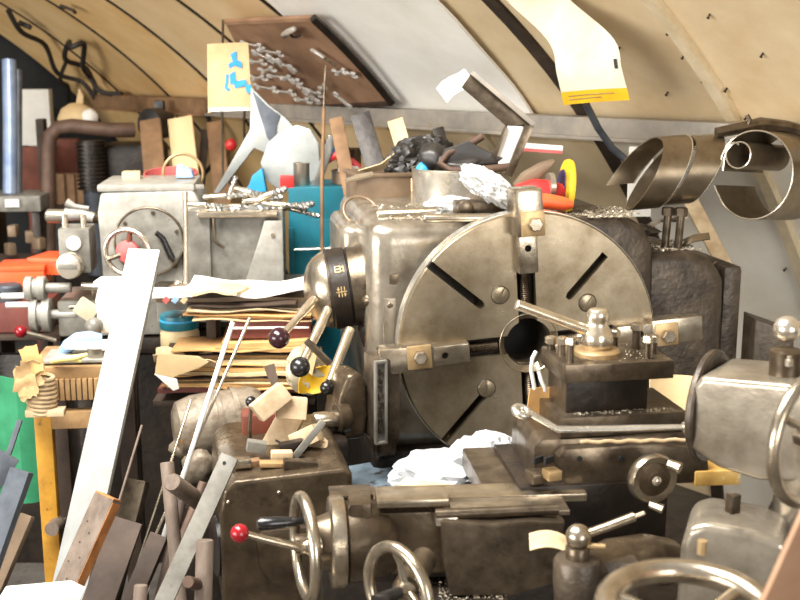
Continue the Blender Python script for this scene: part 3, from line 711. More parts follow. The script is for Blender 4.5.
# cross slide running left to the operator
XS = fr(470, 520, 1.86, 4)
g = G(XS); g.box((10, 44, 10), (230, 36, 9), 2); g.build('saddle_top', 'steel', CA)
g = G(XS); g.box((-58, 20, -22), (70, 46, 66), 3); g.build('saddle_block', 'cast_brown', CA)
g = G(XS); g.box((-58, 12, 22), (72, 40, 8), 2); g.build('saddle_cap', 'steel', CA)
g = G(XS); g.box((-110, 10, -6), (24, 40, 60), 5); g.build('bearing_neck', 'cast_brown', CA)
g = G(XS); g.cyl((-36, -12, 12), (86, -12, 14), 5.5, n=16); g.build('round_bar', 'steel_dark', CA)
g = G(XS); g.prism([(-32, 10), (-28, -40), (-22, -70), (40, -72), (84, -60), (92, 6), (60, 8), (20, 6)], -24, 60, 4); g.build('apron_bracket', 'steel_dark', CA)
g = G(XS); g.box((40, 10, 9), (118, 40, 5), 1); g.build('gib_strip', 'steel', CA)
g = G(XS); g.box((-25, -10, 6), (22, 16, 9), 2); g.build('stop_block', 'chrome', CA)
g = G(XS); g.prism([(-96, -10), (-98, -84), (-20, -90), (-20, -20)], 40, 110, 4); g.box((-20, 100, -110), (260, 80, 120), 6); g.build('apron', 'oily', CA)
g = G(XS); g.box((-20, -4, -76), (110, 60, 8), 2); g.build('chip_ledge', 'oily', CA)
# drum bearing of the cross feed
DB = fr(350, 545, 1.86, 8)
g = G(DB); g.rev([(30, -38), (38, -30), (42, 0), (42, 10), (40, 12)], (-1, 0, 0), (8, 10, 0), 48); g.build('feed_drum', 'cast_brown', CA)
g = G(DB); g.rev([(38, 12), (46, 13), (47, 16), (47, 26), (44, 28), (32, 28)], (-1, 0, 0), (8, 10, 0), 48); g.build('dial_ring', 'steel', CA)
g = G(DB); g.rev([(30, 27), (26, 40), (10, 44), (10, 62)], (-1, 0, 0), (8, 10, 0), 32); g.build('feed_shaft', 'steel_dark', CA)
g = G(DB); g.box((4, 30, 44), (44, 30, 5), 1.5); g.build('drum_cap', 'steel_dark', CA)
# cross feed handwheel
def handwheel(F, Rr, rr, spokes, name, root, dish=6, rimmat='steel', hubr=9):
    w_ = G(F).ring((0, 0, 0), Rr, rr, (1, 0, 0), 64, 14).build(name, rimmat, root)
    for a in spokes:
        c, s = math.cos(R(a)), math.sin(R(a))
        G(F).tube([(dish, c * hubr * .6, s * hubr * .6), (dish * .7, c * Rr * .6, s * Rr * .6), (0, c * Rr, s * Rr)], [rr * .85, rr * .6, rr * .6], 10).build('spoke', 'steel', w_)
    G(F).rev([(hubr, -8), (hubr, 4), (hubr * .7, 8), (hubr * .7, 12), (.01, 13)], (-1, 0, 0), (dish, 0, 0), 24).build('hub', 'steel', w_)
    return w_
HW = fr(305, 547, 1.82, 17)
hw = handwheel(HW, 50, 6.0, (90, 210, 330), 'cross_feed_handwheel', CA, 8)
G(HW).tube([(-2, -4, 30), (-12, -4, 30), (-28, -4, 31), (-44, -4, 31.5), (-48, -4, 31.5)], [4, 5, 6.2, 6.8, 4.5], 14).build('crank_handle', 'black_plastic', hw)
HL = fr(297, 548, 1.78, 0)
G(HL).tube([(2, 6, -2), (-30, -4, 11), (-48, -10, 19)], [4.6, 4.2, 3.4], 12).build('feed_lever', 'steel', CA)
G(HL).ball((-55, -12, 21), 9.2, n=24).build('feed_lever_ball', 'red_ball', CA)
# apron handwheel below
HW2 = fr(398, 592, 1.62, 40)
hw = handwheel(HW2, 46, 6.2, (80, 200, 320), 'apron_handwheel', CA, 10)
G(HW2).tube([(-4, -8, 4), (-18, -8, 4), (-36, -8, 4)], [6, 7, 7], 14).build('crank_handle', 'black_plastic', hw)
g = G(HW2); g.cyl((10, 0, 0), (70, 40, 0), 14, n=20); g.build('wheel_shaft', 'steel_dark', CA)
# ball-ended clamp lever and its housing
BL = fr(578, 545, 1.62, 0)
g = G(BL); g.rev([(22, -60), (24, -40), (24, -18), (22, -14), (13, -13)], (0, 0, 1), (0, 0, 0), 36); g.box((34, 20, -44), (60, 40, 50), 8); g.build('lever_housing', 'cast_dark', CA)
g = G(BL); g.rev([(12.5, -14), (12.5, -2), (11, 0)], (0, 0, 1), (0, 0, 0), 28); g.build('lever_collar', 'cast_brown', CA)
g = G(BL); g.tube([(10, 10, -34), (40, 30, -30), (80, 60, -40), (110, 90, -60)], [20, 22, 24, 26], 18); g.build('housing_arm', 'cast_brown', CA)
g = G(BL); g.ball((0, 0, 9), 13, n=28); g.build('lever_head', 'steel', CA)
g = G(BL); g.tube([(6, 0, 11), (30, 2, 19), (52, 4, 27), (56, 4, 28.5), (56.5, 4, 28.7), (66, 5, 32)], [4.6, 4.8, 5, 5, 2.6, 2.4], 14); g.build('lever_arm', 'steel', CA)
g = G(BL); g.tube([(8, -4, 1), (26, -6, 1)], 3, 10); g.build('lever_pin', 'bronze_wear', CA)
g = G(fr(548, 545, 1.72, 6)); g.sheet(8, 6, lambda u, v: ((u - .5) * 46 + 8 * v, (v - .5) * 40, 6 * math.sin(u * 2.5) - 14 * u * u + 4), .8)
solo(g, 'rag_strip', 'wood_pale', 'pale cloth strip draped over the carriage behind the ball lever', 'cloth')
chips('swarf', [(-74, 30, -30, 20, -72, XS), (-30, 40, -30, 20, -72, XS)], 260, 'bright swarf chips on the carriage ledge near the apron handwheel', 5)

# ------------------------------------------------------------------ square tool post
TP = T('tool_post', 'square four-way steel tool post with clamping bolts and lever', 'tool post')
TF = fr(621, 372, 1.95, 10)
g = G(TF); g.box((-1, 40, 0), (115, 80, 19), 1.6); g.build('top_block', 'steel_dark', TP)
g = G(TF); g.box((-9, 42, -26), (86, 62, 36), 1); g.build('core', 'oily', TP)
g = G(TF); g.box((-46, 42, -26), (14, 58, 36), 1); g.build('core_side', 'steel_dark', TP)
g = G(TF); g.box((4, 40, -54), (134, 90, 21), 1.6); g.build('lower_block', 'steel_dark', TP)
for (x, y, h, r) in ((-50, 10, 20, 4.4), (-50, 38, 14, 5), (-52, 66, 8, 5.5), (32, 12, 18, 4), (46, 30, 14, 5), (36, 52, 22, 5.5), (18, 68, 12, 5), (-18, 70, 8, 5)):
    g = G(TF); g.cyl((x, y, 8), (x, y, 9 + h), r * .8, n=14); b = g.build('clamp_bolt', 'steel_dark', TP)
    g = G(TF); g.rev([(r * 1.25, 0), (r * 1.25, 6), (r, 7)], (0, 0, 1), (x, y, 9 + h - 1), 4 if r < 4.6 else 6); g.build('bolt_head', 'steel', b)
g = G(TF); g.rev([(24, 0), (24, 5), (22, 7), (14, 8)], (0, 0, 1), (-13, 36, 9), 32); g.build('washer', 'bronze_wear', TP)
g = G(TF); g.rev([(14, 0), (16, 4), (17, 10), (15, 18), (11, 24), (10.5, 30), (11, 31), (11, 38), (9, 41), (.01, 41.5)], (0, 0, 1), (-13, 36, 16), 32); g.build('dome_nut', 'lever_steel', TP)
g = G(TF); g.tube([(-20, 36, 34), (-60, 34, 50), (-100, 32, 66), (-101, 32, 66.3)], [6, 5.6, 5.2, 4], 16); g.build('clamp_lever', 'lever_steel', TP)
chips('swarf', [(-54, 54, 3, 74, 9.6, TF), (-50, 60, -3, 8, -43, TF)], 240, 'bright swarf chips on the square tool post', 8, .7, 1.9)
# wrench lying on the slide
WR = T('wrench', 'long bright ring wrench lying on the compound slide below the tool post', 'wrench')
WF = fr(600, 431, 1.87, 4)
g = G(WF); g.tube([(92, 0, 2), (40, 0, 2), (-20, 0, 2), (-44, 0, 3), (-58, 1, 12), (-70, 2, 19)], [4, 5, 5, 5, 5, 5], 12, flat=.7); g.build('handle', 'bright_steel', WR)
g = G(WF); g.ring((-79, 3, 21), 7.5, 3.8, (.3, -.3, 1), 24, 10); g.build('ring_end', 'bright_steel', WR)
g = G(WF); g.prism([(84, -3), (96, -2), (98, 6), (92, 8), (84, 6)], -5, 5, 1.5); g.build('open_end', 'bright_steel', WR)
g = G(fr(630, 441, 1.86, 4)); g.tube([(-50 + 6 * k, 0, .8 * math.sin(k * 1.7)) for k in range(19)], 1.9, 8)
solo(g, 'rope_length', 'rope', 'thin pale cord lying along the wrench on the slide', 'cord')
# paper tag on white string
TG = T('paper_tag', 'buff card tag tied with white string beside the tool post', 'tag')
g = G(fr(541, 408, 2.06, 10)); g.sheet(5, 5, lambda u, v: ((u - .5) * 24 - 5 * (1 - v), 2 * math.sin(u * 3), (v - .5) * 42), 1); g.build('card', 'paper_brown', TG)
g = G(fr(538, 372, 2.03, 0)); g.tube([(-2, 4, 20), (-6, 0, 14), (-7, -1, 2), (-4, 0, -12), (-3, 1, -18)], 2, 8); g.build('string', 'paper_white', TG)
g = G(fr(543, 374, 2.03, 0)); g.tube([(-4, 4, 2), (-2, 0, -6), (2, 0, -14), (3, 2, -18)], 2, 8); g.build('string', 'paper_white', TG)

# ------------------------------------------------------------------ tailstock
TS = T('tailstock', 'grey cast tailstock with round flange and spoked handwheel', 'tailstock')
TSF = fr(700, 410, 1.78, -36)
g = G(TSF); g.rev([(56, 0), (58, 2), (58, 6), (56, 8), (20, 8)], (-1, 0, 0), (4, 26, -2), 64); g.build('flange', 'cast_dark', TS)
g = G(TSF); g.prism([(0, -34), (0, 30), (8, 42), (90, 48), (150, 44), (170, 30), (170, -30), (120, -44), (70, -52), (30, -48)], -24, 66, 21, seg=5); g.build('barrel_housing', 'cast_paint', TS)
g = G(TSF); g.tube([(118, 14, 0), (112, 12, -50), (100, 12, -86), (86, 12, -130), (80, 12, -200), (80, 12, -260)], [44, 36, 26, 28, 40, 46], 24); g.build('neck', 'cast_paint', TS)
g = G(fr(722, 556, 1.66, -20)); g.prism([(-42, -80), (-40, 10), (-34, 28), (-18, 36), (30, 34), (60, 26), (60, -80)], -10, 70, 14, seg=3); g.build('foot', 'cast_paint', TS)
g = G(TSF); g.box((60, 20, -290), (150, 110, 170), 8); g.build('base', 'oily', TS)
g = G(fr(733, 503, 1.62, 20)); g.box((0, 0, 0), (11, 11, 20), 1); g.build('clamp_stud', 'steel_dark', TS)
g = G(fr(702, 548, 1.5, 0)); g.cyl((0, 0, -6), (0, 0, 8), 5, n=12); g.build('foot_bolt', 'bronze_wear', TS)
g = G(fr(787, 345, 1.7, 0)); g.rev([(16, -30), (16, -2), (13, 0)], (0, 0, 1), (0, 0, -4), 28); g.build('clamp_collar', 'cast_brown', TS)
g = G(fr(787, 330, 1.7, 0)); g.ball((0, 0, 1), 13.5, n=28).tube([(8, 0, 3), (26, 2, 5), (50, 6, 8)], [5, 5.5, 6], 12); g.build('clamp_ball_lever', 'chrome', TS)
g = G(fr(789, 362, 1.55, 0)); g.rev([(4, -4), (4, 2), (2.4, 3), (2.4, 6)], (0, 0, 1), (0, 0, 0), 12); g.build('oil_nipple', 'chrome', TS)
HT = fr(812, 438, 1.42, -52)
hw = handwheel(HT, 66, 6.5, (30, 150, 270), 'tailstock_handwheel', TS, 10, 'steel', 12)
for o in hw.children: pass
g = G(HT); g.cyl((12, 0, 0), (-14, 0, 1), 12, n=20); g.build('screw_shaft', 'steel_dark', TS)
# big wheel in the bottom right corner
BW = T('large_handwheel', 'large steel handwheel with plain round rim at the carriage front', 'handwheel')
M = fr(690, 612, 1.2, 0, 4)
G(M).ring((0, 0, 0), 82, 13, (0, 0, 1), 80, 18).build('rim', 'steel', BW)
for a in (35, 155, 275):
    c_, s_ = math.cos(R(a)), math.sin(R(a)); G(M).tube([(0, 0, -14), (c_ * 40, s_ * 40, -10), (c_ * 80, s_ * 80, 0)], [10, 7, 7], 12).build('spoke', 'steel', BW)
G(M).rev([(16, -24), (16, 0), (12, 4), (.01, 5)], (0, 0, 1), (0, 0, -8), 28).build('hub', 'steel', BW)
G(M).tube([(0, 0, -20), (0, 0, -120), (0, 0, -780)], [12, 14, 30], 16).build('column', 'steel_dark', BW)
# rusty plate
g = G(fr(798, 560, 1.15, 24, 8)); g.prism([(-44, -70), (-2, 62), (50, 110), (50, -70)], 0, 6, 1)
solo(g, 'rusty_plate', 'rust_plate', 'leaning rust-stained steel plate beside the tailstock neck', 'plate')
# yellow chips tray behind the tailstock
g = G(fr(722, 482, 1.95, 6)); g.box((0, 30, 0), (48, 40, 16), 2)
solo(g, 'paint_tin', 'tape_yellow', 'low yellow flaking tin on the lathe bed behind the tailstock', 'tin')
g = G(fr(672, 402, 2.5, 0)); g.sheet(6, 6, lambda u, v: ((u - .5) * 44, 6 * math.sin(u * 3) + 6 * v, (v - .5) * 50), 1)
solo(g, 'wall_patch', 'card_cream', 'added cream sheet in place of the bright wall between tool post and flange', 'card')  # added sheet standing in for the bright wall seen through the gap
# plastic bag and wooden slat on the bed
g = G(fr(458, 472, 2.22, 0)); g.blob((-8, 0, -4), (46, 34, 20), 2, .3, 1.7, 4, None, True, .16, -.85); g.blob((30, 8, 6), (30, 26, 24), 6, .3, 1.9, 4, None, True, .18, -.9)
solo(g, 'plastic_bag', 'plastic_bag', 'crumpled white plastic bag under the faceplate', 'bag', ang=20)
g = G(fr(440, 489, 2.05, -24)); g.box((0, 0, 0), (84, 22, 5), .8); solo(g, 'pale_lath', 'wood_pale', 'thin pale wooden lath lying under the plastic bag', 'lath')
# ------------------------------------------------------------------ things on top of the headstock
def box_bin(M, w, h, dep, th, name, material, root):
    g = G(M); g.box((0, dep / 2, 1), (w, dep, 2)); g.box((0, 0, h / 2), (w, th, h), .4).box((0, dep, h / 2), (w, th, h), .4)
    g.box((-w / 2, dep / 2, h / 2), (th, dep, h), .4).box((w / 2, dep / 2, h / 2), (th, dep, h), .4); return g.build(name, material, root)
TN = T('metal_box', 'open brown metal box on the back of the headstock beside the pan', 'box')
M = fr(384, 217, 3.25, 14); box_bin(M, 54, 44, 54, 1.6, 'box_body', 'tin_brown', TN)
G(M).box((0, -1, 42), (58, 4, 4), 1).box((-28, 27, 42), (4, 58, 4), 1).build('rim', 'tin_brown', TN)
g = G(M); g.tube([(-40, -6, 38), (-28, -4, 40), (-12, -2, 43)], [2, 3, 3], 8); solo(g, 'chisel', 'chrome', 'short bright chisel lying on the corner of the brown metal box', 'chisel')
g = G(M); g.ribbon([(-24, 10, 46), (0, 14, 52), (16, 20, 62)], (16, 10, -3), 1); solo(g, 'card_flap', 'wood_pale', 'torn brown card flap sticking out of the metal box', 'card')
M = fr(458, 210, 3.05, 0)
PN = T('round_pan', 'round silver pan on the headstock holding black leather', 'pan')
G(M).rev([(42, 0), (45, 2), (46, 36), (47, 38), (45, 38), (43.5, 3), (.01, 2.5)], (0, 0, 1), (0, 30, 2), 48).build('pan_body', 'bright_steel', PN)
LE = T('leather_pouch', 'black leather pouch with strap heaped in the silver pan', 'pouch')
G(M).blob((8, 26, 44), (38, 26, 12), 5, .25, 1.6, 4).build('pouch', 'leather', LE)
G(M).prism([(-20, 42), (40, 46), (48, 52), (30, 58), (10, 68), (-14, 60)], 4, 10, 1.5).build('flap', 'leather', LE)
G(M).tube([(50, 2, 43), (20, -4, 40), (-8, -4, 40), (-18, 0, 46), (-10, 6, 56), (14, 12, 66), (24, 14, 72)], 4, 10).build('strap', 'rust_pipe', LE)
G(M).blob((-24, 30, 50), (16, 18, 14), 9, .3, 1.6, 3).build('cloth_fold', 'leather', LE)
g = G(fr(423, 170, 3.08, 0)); g.blob((0, 6, 0), (7, 8, 7), 3, .25, 2, 3); solo(g, 'blue_rag', 'sky_blue', 'small blue rag tucked in the silver pan', 'rag')
for i, (px, py, s) in enumerate(((405, 166, 12), (418, 158, 15), (432, 154, 13))):
    g = G(fr(px, py, 3.25, 0)); g.blob((0, 20, 0), (s * 1.2, s, s * .9), 20 + i, .5, 2.2, 4, None, True, .2); solo(g, 'dark_glove', 'leather', 'dark crumpled glove between the brown box and the pan', 'glove', 'dark gloves behind the pan')
BR = T('steel_tube', 'thick bright steel tube lying along the headstock edge', 'tube')
M = fr(406, 214, 2.84, 4)
g = G(M); g.rev([(5.4, -29), (6, -28), (6, 30), (4.6, 30), (4.6, 20), (.01, 20)], (1, 0, .04), (0, 0, 0), 24); g.build('tube_body', 'steel', BR)
g = G(fr(466, 219, 2.66, 4)); g.box((0, 10, 0), (86, 14, 8), 3.5, seg=3); solo(g, 'flat_bar', 'steel', 'flat rounded steel bar lying on the headstock behind the top jaw', 'bar')
CL = T('tool_holder', 'grey steel tool holder behind the top jaw on the headstock', 'tool holder')
M = fr(480, 208, 2.76, 8)
G(M).box((6, 10, 0), (60, 22, 13), 2).build('body', 'steel_dark', CL); G(M).rev([(8, 0), (8, 12), (6, 13)], (0, -1, 0), (-16, 4, 1), 16).build('boss', 'steel_dark', CL)
G(M).box((20, 4, 9), (14, 10, 6), 1).build('lug', 'steel', CL)
g = G(fr(490, 190, 2.74, 0)); g.blob((0, 8, 2), (26, 14, 11), 4, .3, 1.8, 4, Mx(0, 0, 0, 0, 0, 32), True, .25); solo(g, 'cellophane_wrap', 'plastic_clear', 'twisted clear cellophane wrap behind the top jaw', 'wrap', ang=15)
g = G(fr(450, 205, 2.86, 0)); g.blob((0, 8, 0), (18, 9, 6), 14, .3, 1.8, 4, None, True, .25); solo(g, 'plastic_scrap', 'plastic_clear', 'crumpled clear plastic scrap in front of the silver pan', 'plastic', ang=15)
# angle grinder with yellow disc
AG = T('angle_grinder', 'red angle grinder with a yellow disc behind the top jaw', 'grinder')
M = fr(562, 190, 2.95, -55)
G(fr(566, 190, 2.95, -60)).rev([(30, -3), (31, 0), (30, 3), (18, 5), (18, 3)], (-.5, -1, .1), (0, 0, 0), 40).build('disc', 'grinder_disc', AG)
G(fr(566, 190, 2.95, -60)).rev([(21, 3), (20, 6), (12, 7)], (-.5, -1, .1), (0, 0, 0), 32).build('backing_pad', 'purple', AG)
G(fr(544, 190, 2.85, 8)).tube([(-26, 6, -6), (-10, 2, -2), (8, 0, -2), (18, 4, -2)], [11, 13, 12, 8], 16).build('motor_body', 'red', AG)
G(fr(546, 202, 2.78, 4)).tube([(-16, 0, 0), (0, 0, 1), (18, 0, -2), (27, 0, -3)], [8, 8, 7, 4], 14).build('gear_head', 'orange', AG)
G(fr(548, 186, 2.84, 8)).rev([(13.5, 0), (13.5, 5)], (1, 0, 0), (0, 0, 0), 20).build('collar', 'tin', AG)
G(fr(538, 178, 2.86, 0)).prism([(-24, -8), (-14, 4), (4, 14), (18, 18), (12, 8), (-4, -6), (-16, -14)], 0, 24, 3).build('guard', 'tin_brown', AG)
g = G(fr(542, 148, 3.3, 0, 0, 4)); g.box((0, 4, 0), (42, 8, 7), .8); o = solo(g, 'label_strip', 'white_insul', 'small white and red strip below the rail beside the angle iron', 'label')
G(fr(542, 151, 3.285, 0, 0, 4)).box((0, 3, 0), (41, 4, 3)).build('red_band', 'salmon', o)
for i, (a, b, w, m, lab) in enumerate((((392, 165), (360, 112), 20, 'oily', 'black board offcut leaning below the rail beside the dowel'), ((428, 168), (395, 118), 16, 'plywood', 'pale plywood offcut leaning below the rail behind the metal box'), ((350, 175), (336, 116), 14, 'beam_wood', 'brown timber offcut leaning below the rail behind the tins'), ((455, 160), (438, 126), 12, 'oily', 'short black offcut leaning below the rail behind the pan'))):
    A, B_ = W(a[0] + 24, a[1] + 140, 3.62 + .04 * i), W(b[0], b[1] + 2, 3.72 + .04 * i); F_ = bar_frame(A, B_); L = (B_ - A).length
    g = G(F_); g.box((0, 0, L / 2), (w * 3.7 / FPX, .015, L), .002); solo(g, 'leaning_offcut', m, lab, 'offcut')
# bolts and bent strips on the right casing
M = fr(674, 232, 2.95, 6)
for k, (x, y) in enumerate(((-7, 0), (5, -4))):
    b = T('hex_bolt', 'tall dark hex bolt standing on the gear casing', 'bolt', 'tall bolts on the gear casing')
    G(M).cyl((x - 2, y, -20), (x, y, 18), 4, n=12).build('shank', 'steel_dark', b)
    G(M).rev([(6.5, 0), (6.5, 7), (5.5, 8)], (0, 0, 1), (x, y, 17), 6).build('head', 'steel_dark', b)
g = G(M); g.ribbon([(-28, 10, -12), (-24, 8, 2), (-12, 6, 10), (4, 6, 10), (16, 6, 14)], (0, 14, 0), 1.6); solo(g, 'bent_strip', 'swarf_steel', 'curved strip of metal arching behind the tall bolts', 'strip')
g = G(M); g.ribbon([(4, 4, -26), (10, 2, -16), (22, 0, -10), (38, 0, -8)], (0, 5, 6), 1.6); solo(g, 'bent_strip', 'swarf_steel', 'short curved metal strip sticking out right of the bolts', 'strip')
g = G(M); g.tube([(0, 4, -36), (20, 4, -40), (36, 2, -38), (46, 0, -31)], [3, 3, 3.4, 2], 8); solo(g, 'hooked_bar', 'steel_dark', 'dark hooked bar lying on the step of the gear casing', 'bar')
for i, (px, py, s) in enumerate(((640, 229, 9), (652, 232, 7), (602, 222, 8), (588, 216, 7), (618, 224, 6), (575, 213, 7), (564, 216, 6))):
    g = G(fr(px, py, 2.9, i * 30)); g.blob((0, 0, 0), (s * 1.3, s, s * .6), 30 + i, .4, 1.8, 2, None, False, .2); solo(g, 'metal_scrap', 'oily', 'small dark lump of greasy scrap on top of the headstock', 'scrap', 'greasy scraps on the headstock')
g = G(fr(640, 182, 3.2, -10)); g.sheet(4, 4, lambda u, v: ((u - .5) * 24, 4 * u, (v - .5) * 70), 1); solo(g, 'pale_offcut', 'paper_white', 'pale blue-white offcut leaning on the wall behind the coils', 'offcut')
g = G(); a, b = W(690, 200, 3.45), W(728, 272, 3.4); F_ = bar_frame(b, a); g = G(F_); L = (a - b).length; g.box((0, 0, L / 2), (.045, .02, L), .003); solo(g, 'wood_lath', 'wood_pale', 'pale wooden lath leaning behind the gear casing', 'lath')
g = G(fr(778, 372, 3.0, 0)); g.prism([(-26, -40), (-26, 54), (14, 40), (14, -40)], 0, 40, 2); solo(g, 'grey_cover', 'cast_dark', 'dark grey sheet metal cover beside the gear casing', 'cover')

g = G(fr(360, 212, 3.05, 0)); g.ring((0, 10, 0), 17, 1.6, (.2, -.75, .65), 36, 8); solo(g, 'wire_ring', 'tin_brown', 'brown wire ring lying on the headstock shoulder', 'ring')
g = G(fr(455, 85, 3.4, -10, 0, -38)); g.sheet(4, 4, lambda u, v: ((u - .5) * 34, 3 * u, (v - .5) * 18 + 2 * math.sin(u * 5)), .8); solo(g, 'torn_flap', 'white_insul', 'torn white flap hanging at the end of the angle iron', 'flap')
# ------------------------------------------------------------------ behind: teal cabinet, tools, grey blade
TC = T('teal_cabinet', 'teal painted steel cabinet behind the lathe selector drum', 'cabinet')
M = fr(325, 272, 3.9, 4)
G(M).box((0, 40, -10), (70, 80, 190), 1.5).build('body', 'teal_paint', TC); G(M).box((-33, -1, -30), (5, 4, 150), 1).build('side_flange', 'teal_paint', TC); G(M).box((8, -1, 20), (44, 2, 66), .6).build('door', 'teal_paint', TC)
G(M).box((0, 40, -165), (64, 72, 122), 1).build('plinth', 'oily', TC)
G(M).cyl((-30, -6, 24), (16, -6, 25), 1.2, n=8).build('bright_rod', 'chrome', TC)
cab_z = 85
for i, (x, y, r, h, m, lab) in enumerate(((28, 30, 20, 14, 'tin_brown', 'low brown tin on top of the teal cabinet'), (-22, 24, 8, 22, 'tin', 'narrow silver tin on top of the teal cabinet'), (26, 26, 12, 22, 'steel_dark', 'dark tin behind the white lid on the teal cabinet'))):
    g = G(M); z0 = cab_z + (14 if i == 2 else 0)
    g.rev([(r * .95, 0), (r, 1), (r, h - 2), (r * 1.04, h - 1), (r * 1.04, h), (r * .9, h), (r * .9, h - 3), (.01, h - 3)], (0, 0, 1), (x, y, z0), 24)
    solo(g, 'tin_can', m, lab, 'tin')
g = G(M); g.rev([(11, 0), (11.5, 1), (11.5, 4), (10, 6), (.01, 6.5)], (0, 0, 1), (26, 10, cab_z + 14), 24); solo(g, 'white_lid', 'paper_white', 'small white lid on the brown tin', 'dish')  # white lid resting on the brown tin
g = G(M); g.box((-36, 6, cab_z + 5), (14, 12, 12), 1.5); solo(g, 'red_box', 'red', 'small red box at the cabinet edge beside the dowel', 'box')
g = G(M); g.tube([(0, 16, cab_z + 22), (12, 12, cab_z + 30), (28, 8, cab_z + 24), (36, 6, cab_z + 18)], [3, 4, 4, 3], 8); solo(g, 'red_pliers', 'red', 'red-handled pliers lying over the tins on the cabinet', 'pliers')
g = G(M); F_ = Mx(-8, 10, cab_z, 0, 0, 20); g.box((0, 0, 26), (9, 4, 52), 1, F_); solo(g, 'try_square', 'alu', 'grey flat steel bar leaning among the tins on the cabinet', 'bar')
g = G(M); g.tube([(40, 8, cab_z + 16), (52, 6, cab_z + 20), (55, 6, cab_z + 38)], [2, 2.4, 2.4], 8); solo(g, 'bent_pin', 'chrome', 'bent bright pin standing beside the red pliers', 'pin')
g = G(M); g.box((-14, 22, cab_z + 34), (8, 8, 8), 1, Mx(0, 0, 0, 0, 0, 12)); solo(g, 'blue_cap', 'blue_print', 'small blue cap on the heap of tools on the cabinet', 'plug')  # blue cap lying on the heaped tools
DW = T('wooden_dowel', 'tall thin wooden dowel standing before the teal cabinet', 'dowel')
g = G(); g.tube([W(322, 262, 3.72), W(322, 180, 3.76), W(324, 108, 3.8)], .0065, 10); g.build('lower_rod', 'beam_wood', DW)
g = G(); g.tube([W(324, 108, 3.8), W(325, 80, 3.82), W(326, 66, 3.83)], .0045, 8); g.build('thin_tip', 'steel_dark', DW)
# grey fan-shaped sheet metal piece
FB = T('sheet_metal_chute', 'grey sheet metal chute with a folded peak and splayed leg', 'sheet metal')
M = fr(262, 150, 4.1, -8)
G(M).prism([(-10, 62), (8, 44), (24, 32), (34, 22), (36, 12), (22, 8), (14, -8), (-8, 2), (-46, -44), (-52, -44), (-12, 20)], 0, 5, 1).build('peak', 'blade_grey', FB)
G(M).prism([(-8, 58), (6, 44), (20, 34), (16, 24), (14, 4), (6, 12)], -1.5, 0, .4).build('inner_fold', 'slate_steel', FB)
def fan(u, v):
    a = R(150 - 140 * u); r = 8 + 34 * v; return (34 + r * math.cos(a) * .95, -6 - 10 * v * math.sin(u * 3.1), -22 + r * math.sin(a) * .98 - 22 * v * (1 - math.sin(u * 3.14)))
G(M).prism([(0, -12), (8, 8), (22, 20), (38, 26), (52, 22), (60, 8), (62, -26), (56, -46), (20, -40), (6, -30)], -10, -4, 3).build('round_plate', 'blade_grey', FB)
G(M).prism([(-20, -42), (-16, -44), (16, -8), (12, -6)], -5, 0, .5).build('edge_flange', 'grey_pale', FB)
g = G(fr(256, 178, 4.05, 0)); g.prism([(-10, -14), (-4, 2), (6, 10), (10, -14)], 0, 14, 1); solo(g, 'blue_bag', 'sky_blue', 'bright blue plastic bag behind the drill bits', 'bag')
# upright thin rods behind the drill bits
for (px, a, b) in ((223, 20, 188), (245, 100, 150)):
    g = G(); g.tube([W(px, b, 4.35), W(px - 1, (a + b) / 2, 4.4), W(px, a, 4.45)], .005, 8); solo(g, 'thin_rod', 'steel_dark', 'thin grey upright rod behind the sheet metal chute' if px > 240 else 'tall thin grey rod rising in front of the poster', 'rod')

# ------------------------------------------------------------------ small grey lathe on a bench at the left
BN = T('steel_bench', 'dark steel bench carrying the small grey lathe', 'bench')
M = fr(182, 340, 3.75, 2)
G(M).box((0, 60, 0), (220, 150, 12), 1.5).build('top', 'oily', BN)
zl = -(W(170, 346, 3.75).z) / (3.75 / FPX)
for x in (-98, 98):
    for y in (0, 120): G(M).box((x, y, zl / 2 - 6), (14, 14, -zl - 4), 1).build('leg', 'oily', BN)
SL = T('small_lathe', 'small pale grey machine tool with round cover and bright handwheel', 'lathe')
M = fr(150, 282, 3.7, 6)
G(M).prism([(-46, -4), (-48, 70), (-44, 90), (46, 92), (52, 80), (52, -4)], 0, 110, 4).build('headstock', 'grey_pale', SL)
G(M).box((0, 50, 94), (94, 100, 7), 2).build('top_cover', 'grey_pale', SL)
G(M).rev([(33, 0), (34, 2), (34, 7), (32, 9), (20, 9.5), (.01, 9.5)], (0, -1, 0), (2, 0, 42), 40).build('round_cover', 'grey_machine', SL)
G(M).ring((2, -8, 42), 33.5, 1.4, (0, -1, 0), 48, 8).build('cover_edge', 'steel_dark', SL)
for k in range(6):
    a = R(60 * k + 20); G(M).rev([(2, 0), (2, 1.5)], (0, -1, 0), (2 + 29 * math.cos(a), -9.4, 42 + 29 * math.sin(a)), 8).build('cover_screw', 'steel_dark', SL)
w = G(M).ring((-16, -34, 36), 22, 2.6, (-.25, -1, 0), 48, 10).build('handwheel', 'chrome', SL)
G(M).rev([(11, -3), (11, 3), (5, 6), (.01, 6)], (-.25, -1, 0), (-16, -30, 36), 24).build('hub', 'salmon', w)
for a in (80, 200, 320): G(M).tube([(-16, -30, 36), (-16 + 21 * math.cos(R(a)), -33, 36 + 21 * math.sin(R(a)))], [3.6, 2.2], 8).build('spoke', 'rust_red' if a == 80 else 'steel', w)
G(M).cyl((-16, -30, 36), (-10, 4, 36), 5).build('wheel_shaft', 'steel_dark', SL)
G(M).box((40, -1, 16), (14, 3, 24), 1).build('dark_opening', 'oily', SL)  # dark box in place of an opening, its shade put into the colour
G(M).box((26, -2, 34), (4, 8, 40), 1).build('cover_bracket', 'steel_dark', SL)
G(M).tube([(24, -14, 26), (16, -14, 46), (10, -16, 52)], [3.5, 3, 2.5], 10).build('lever', 'black_plastic', SL)
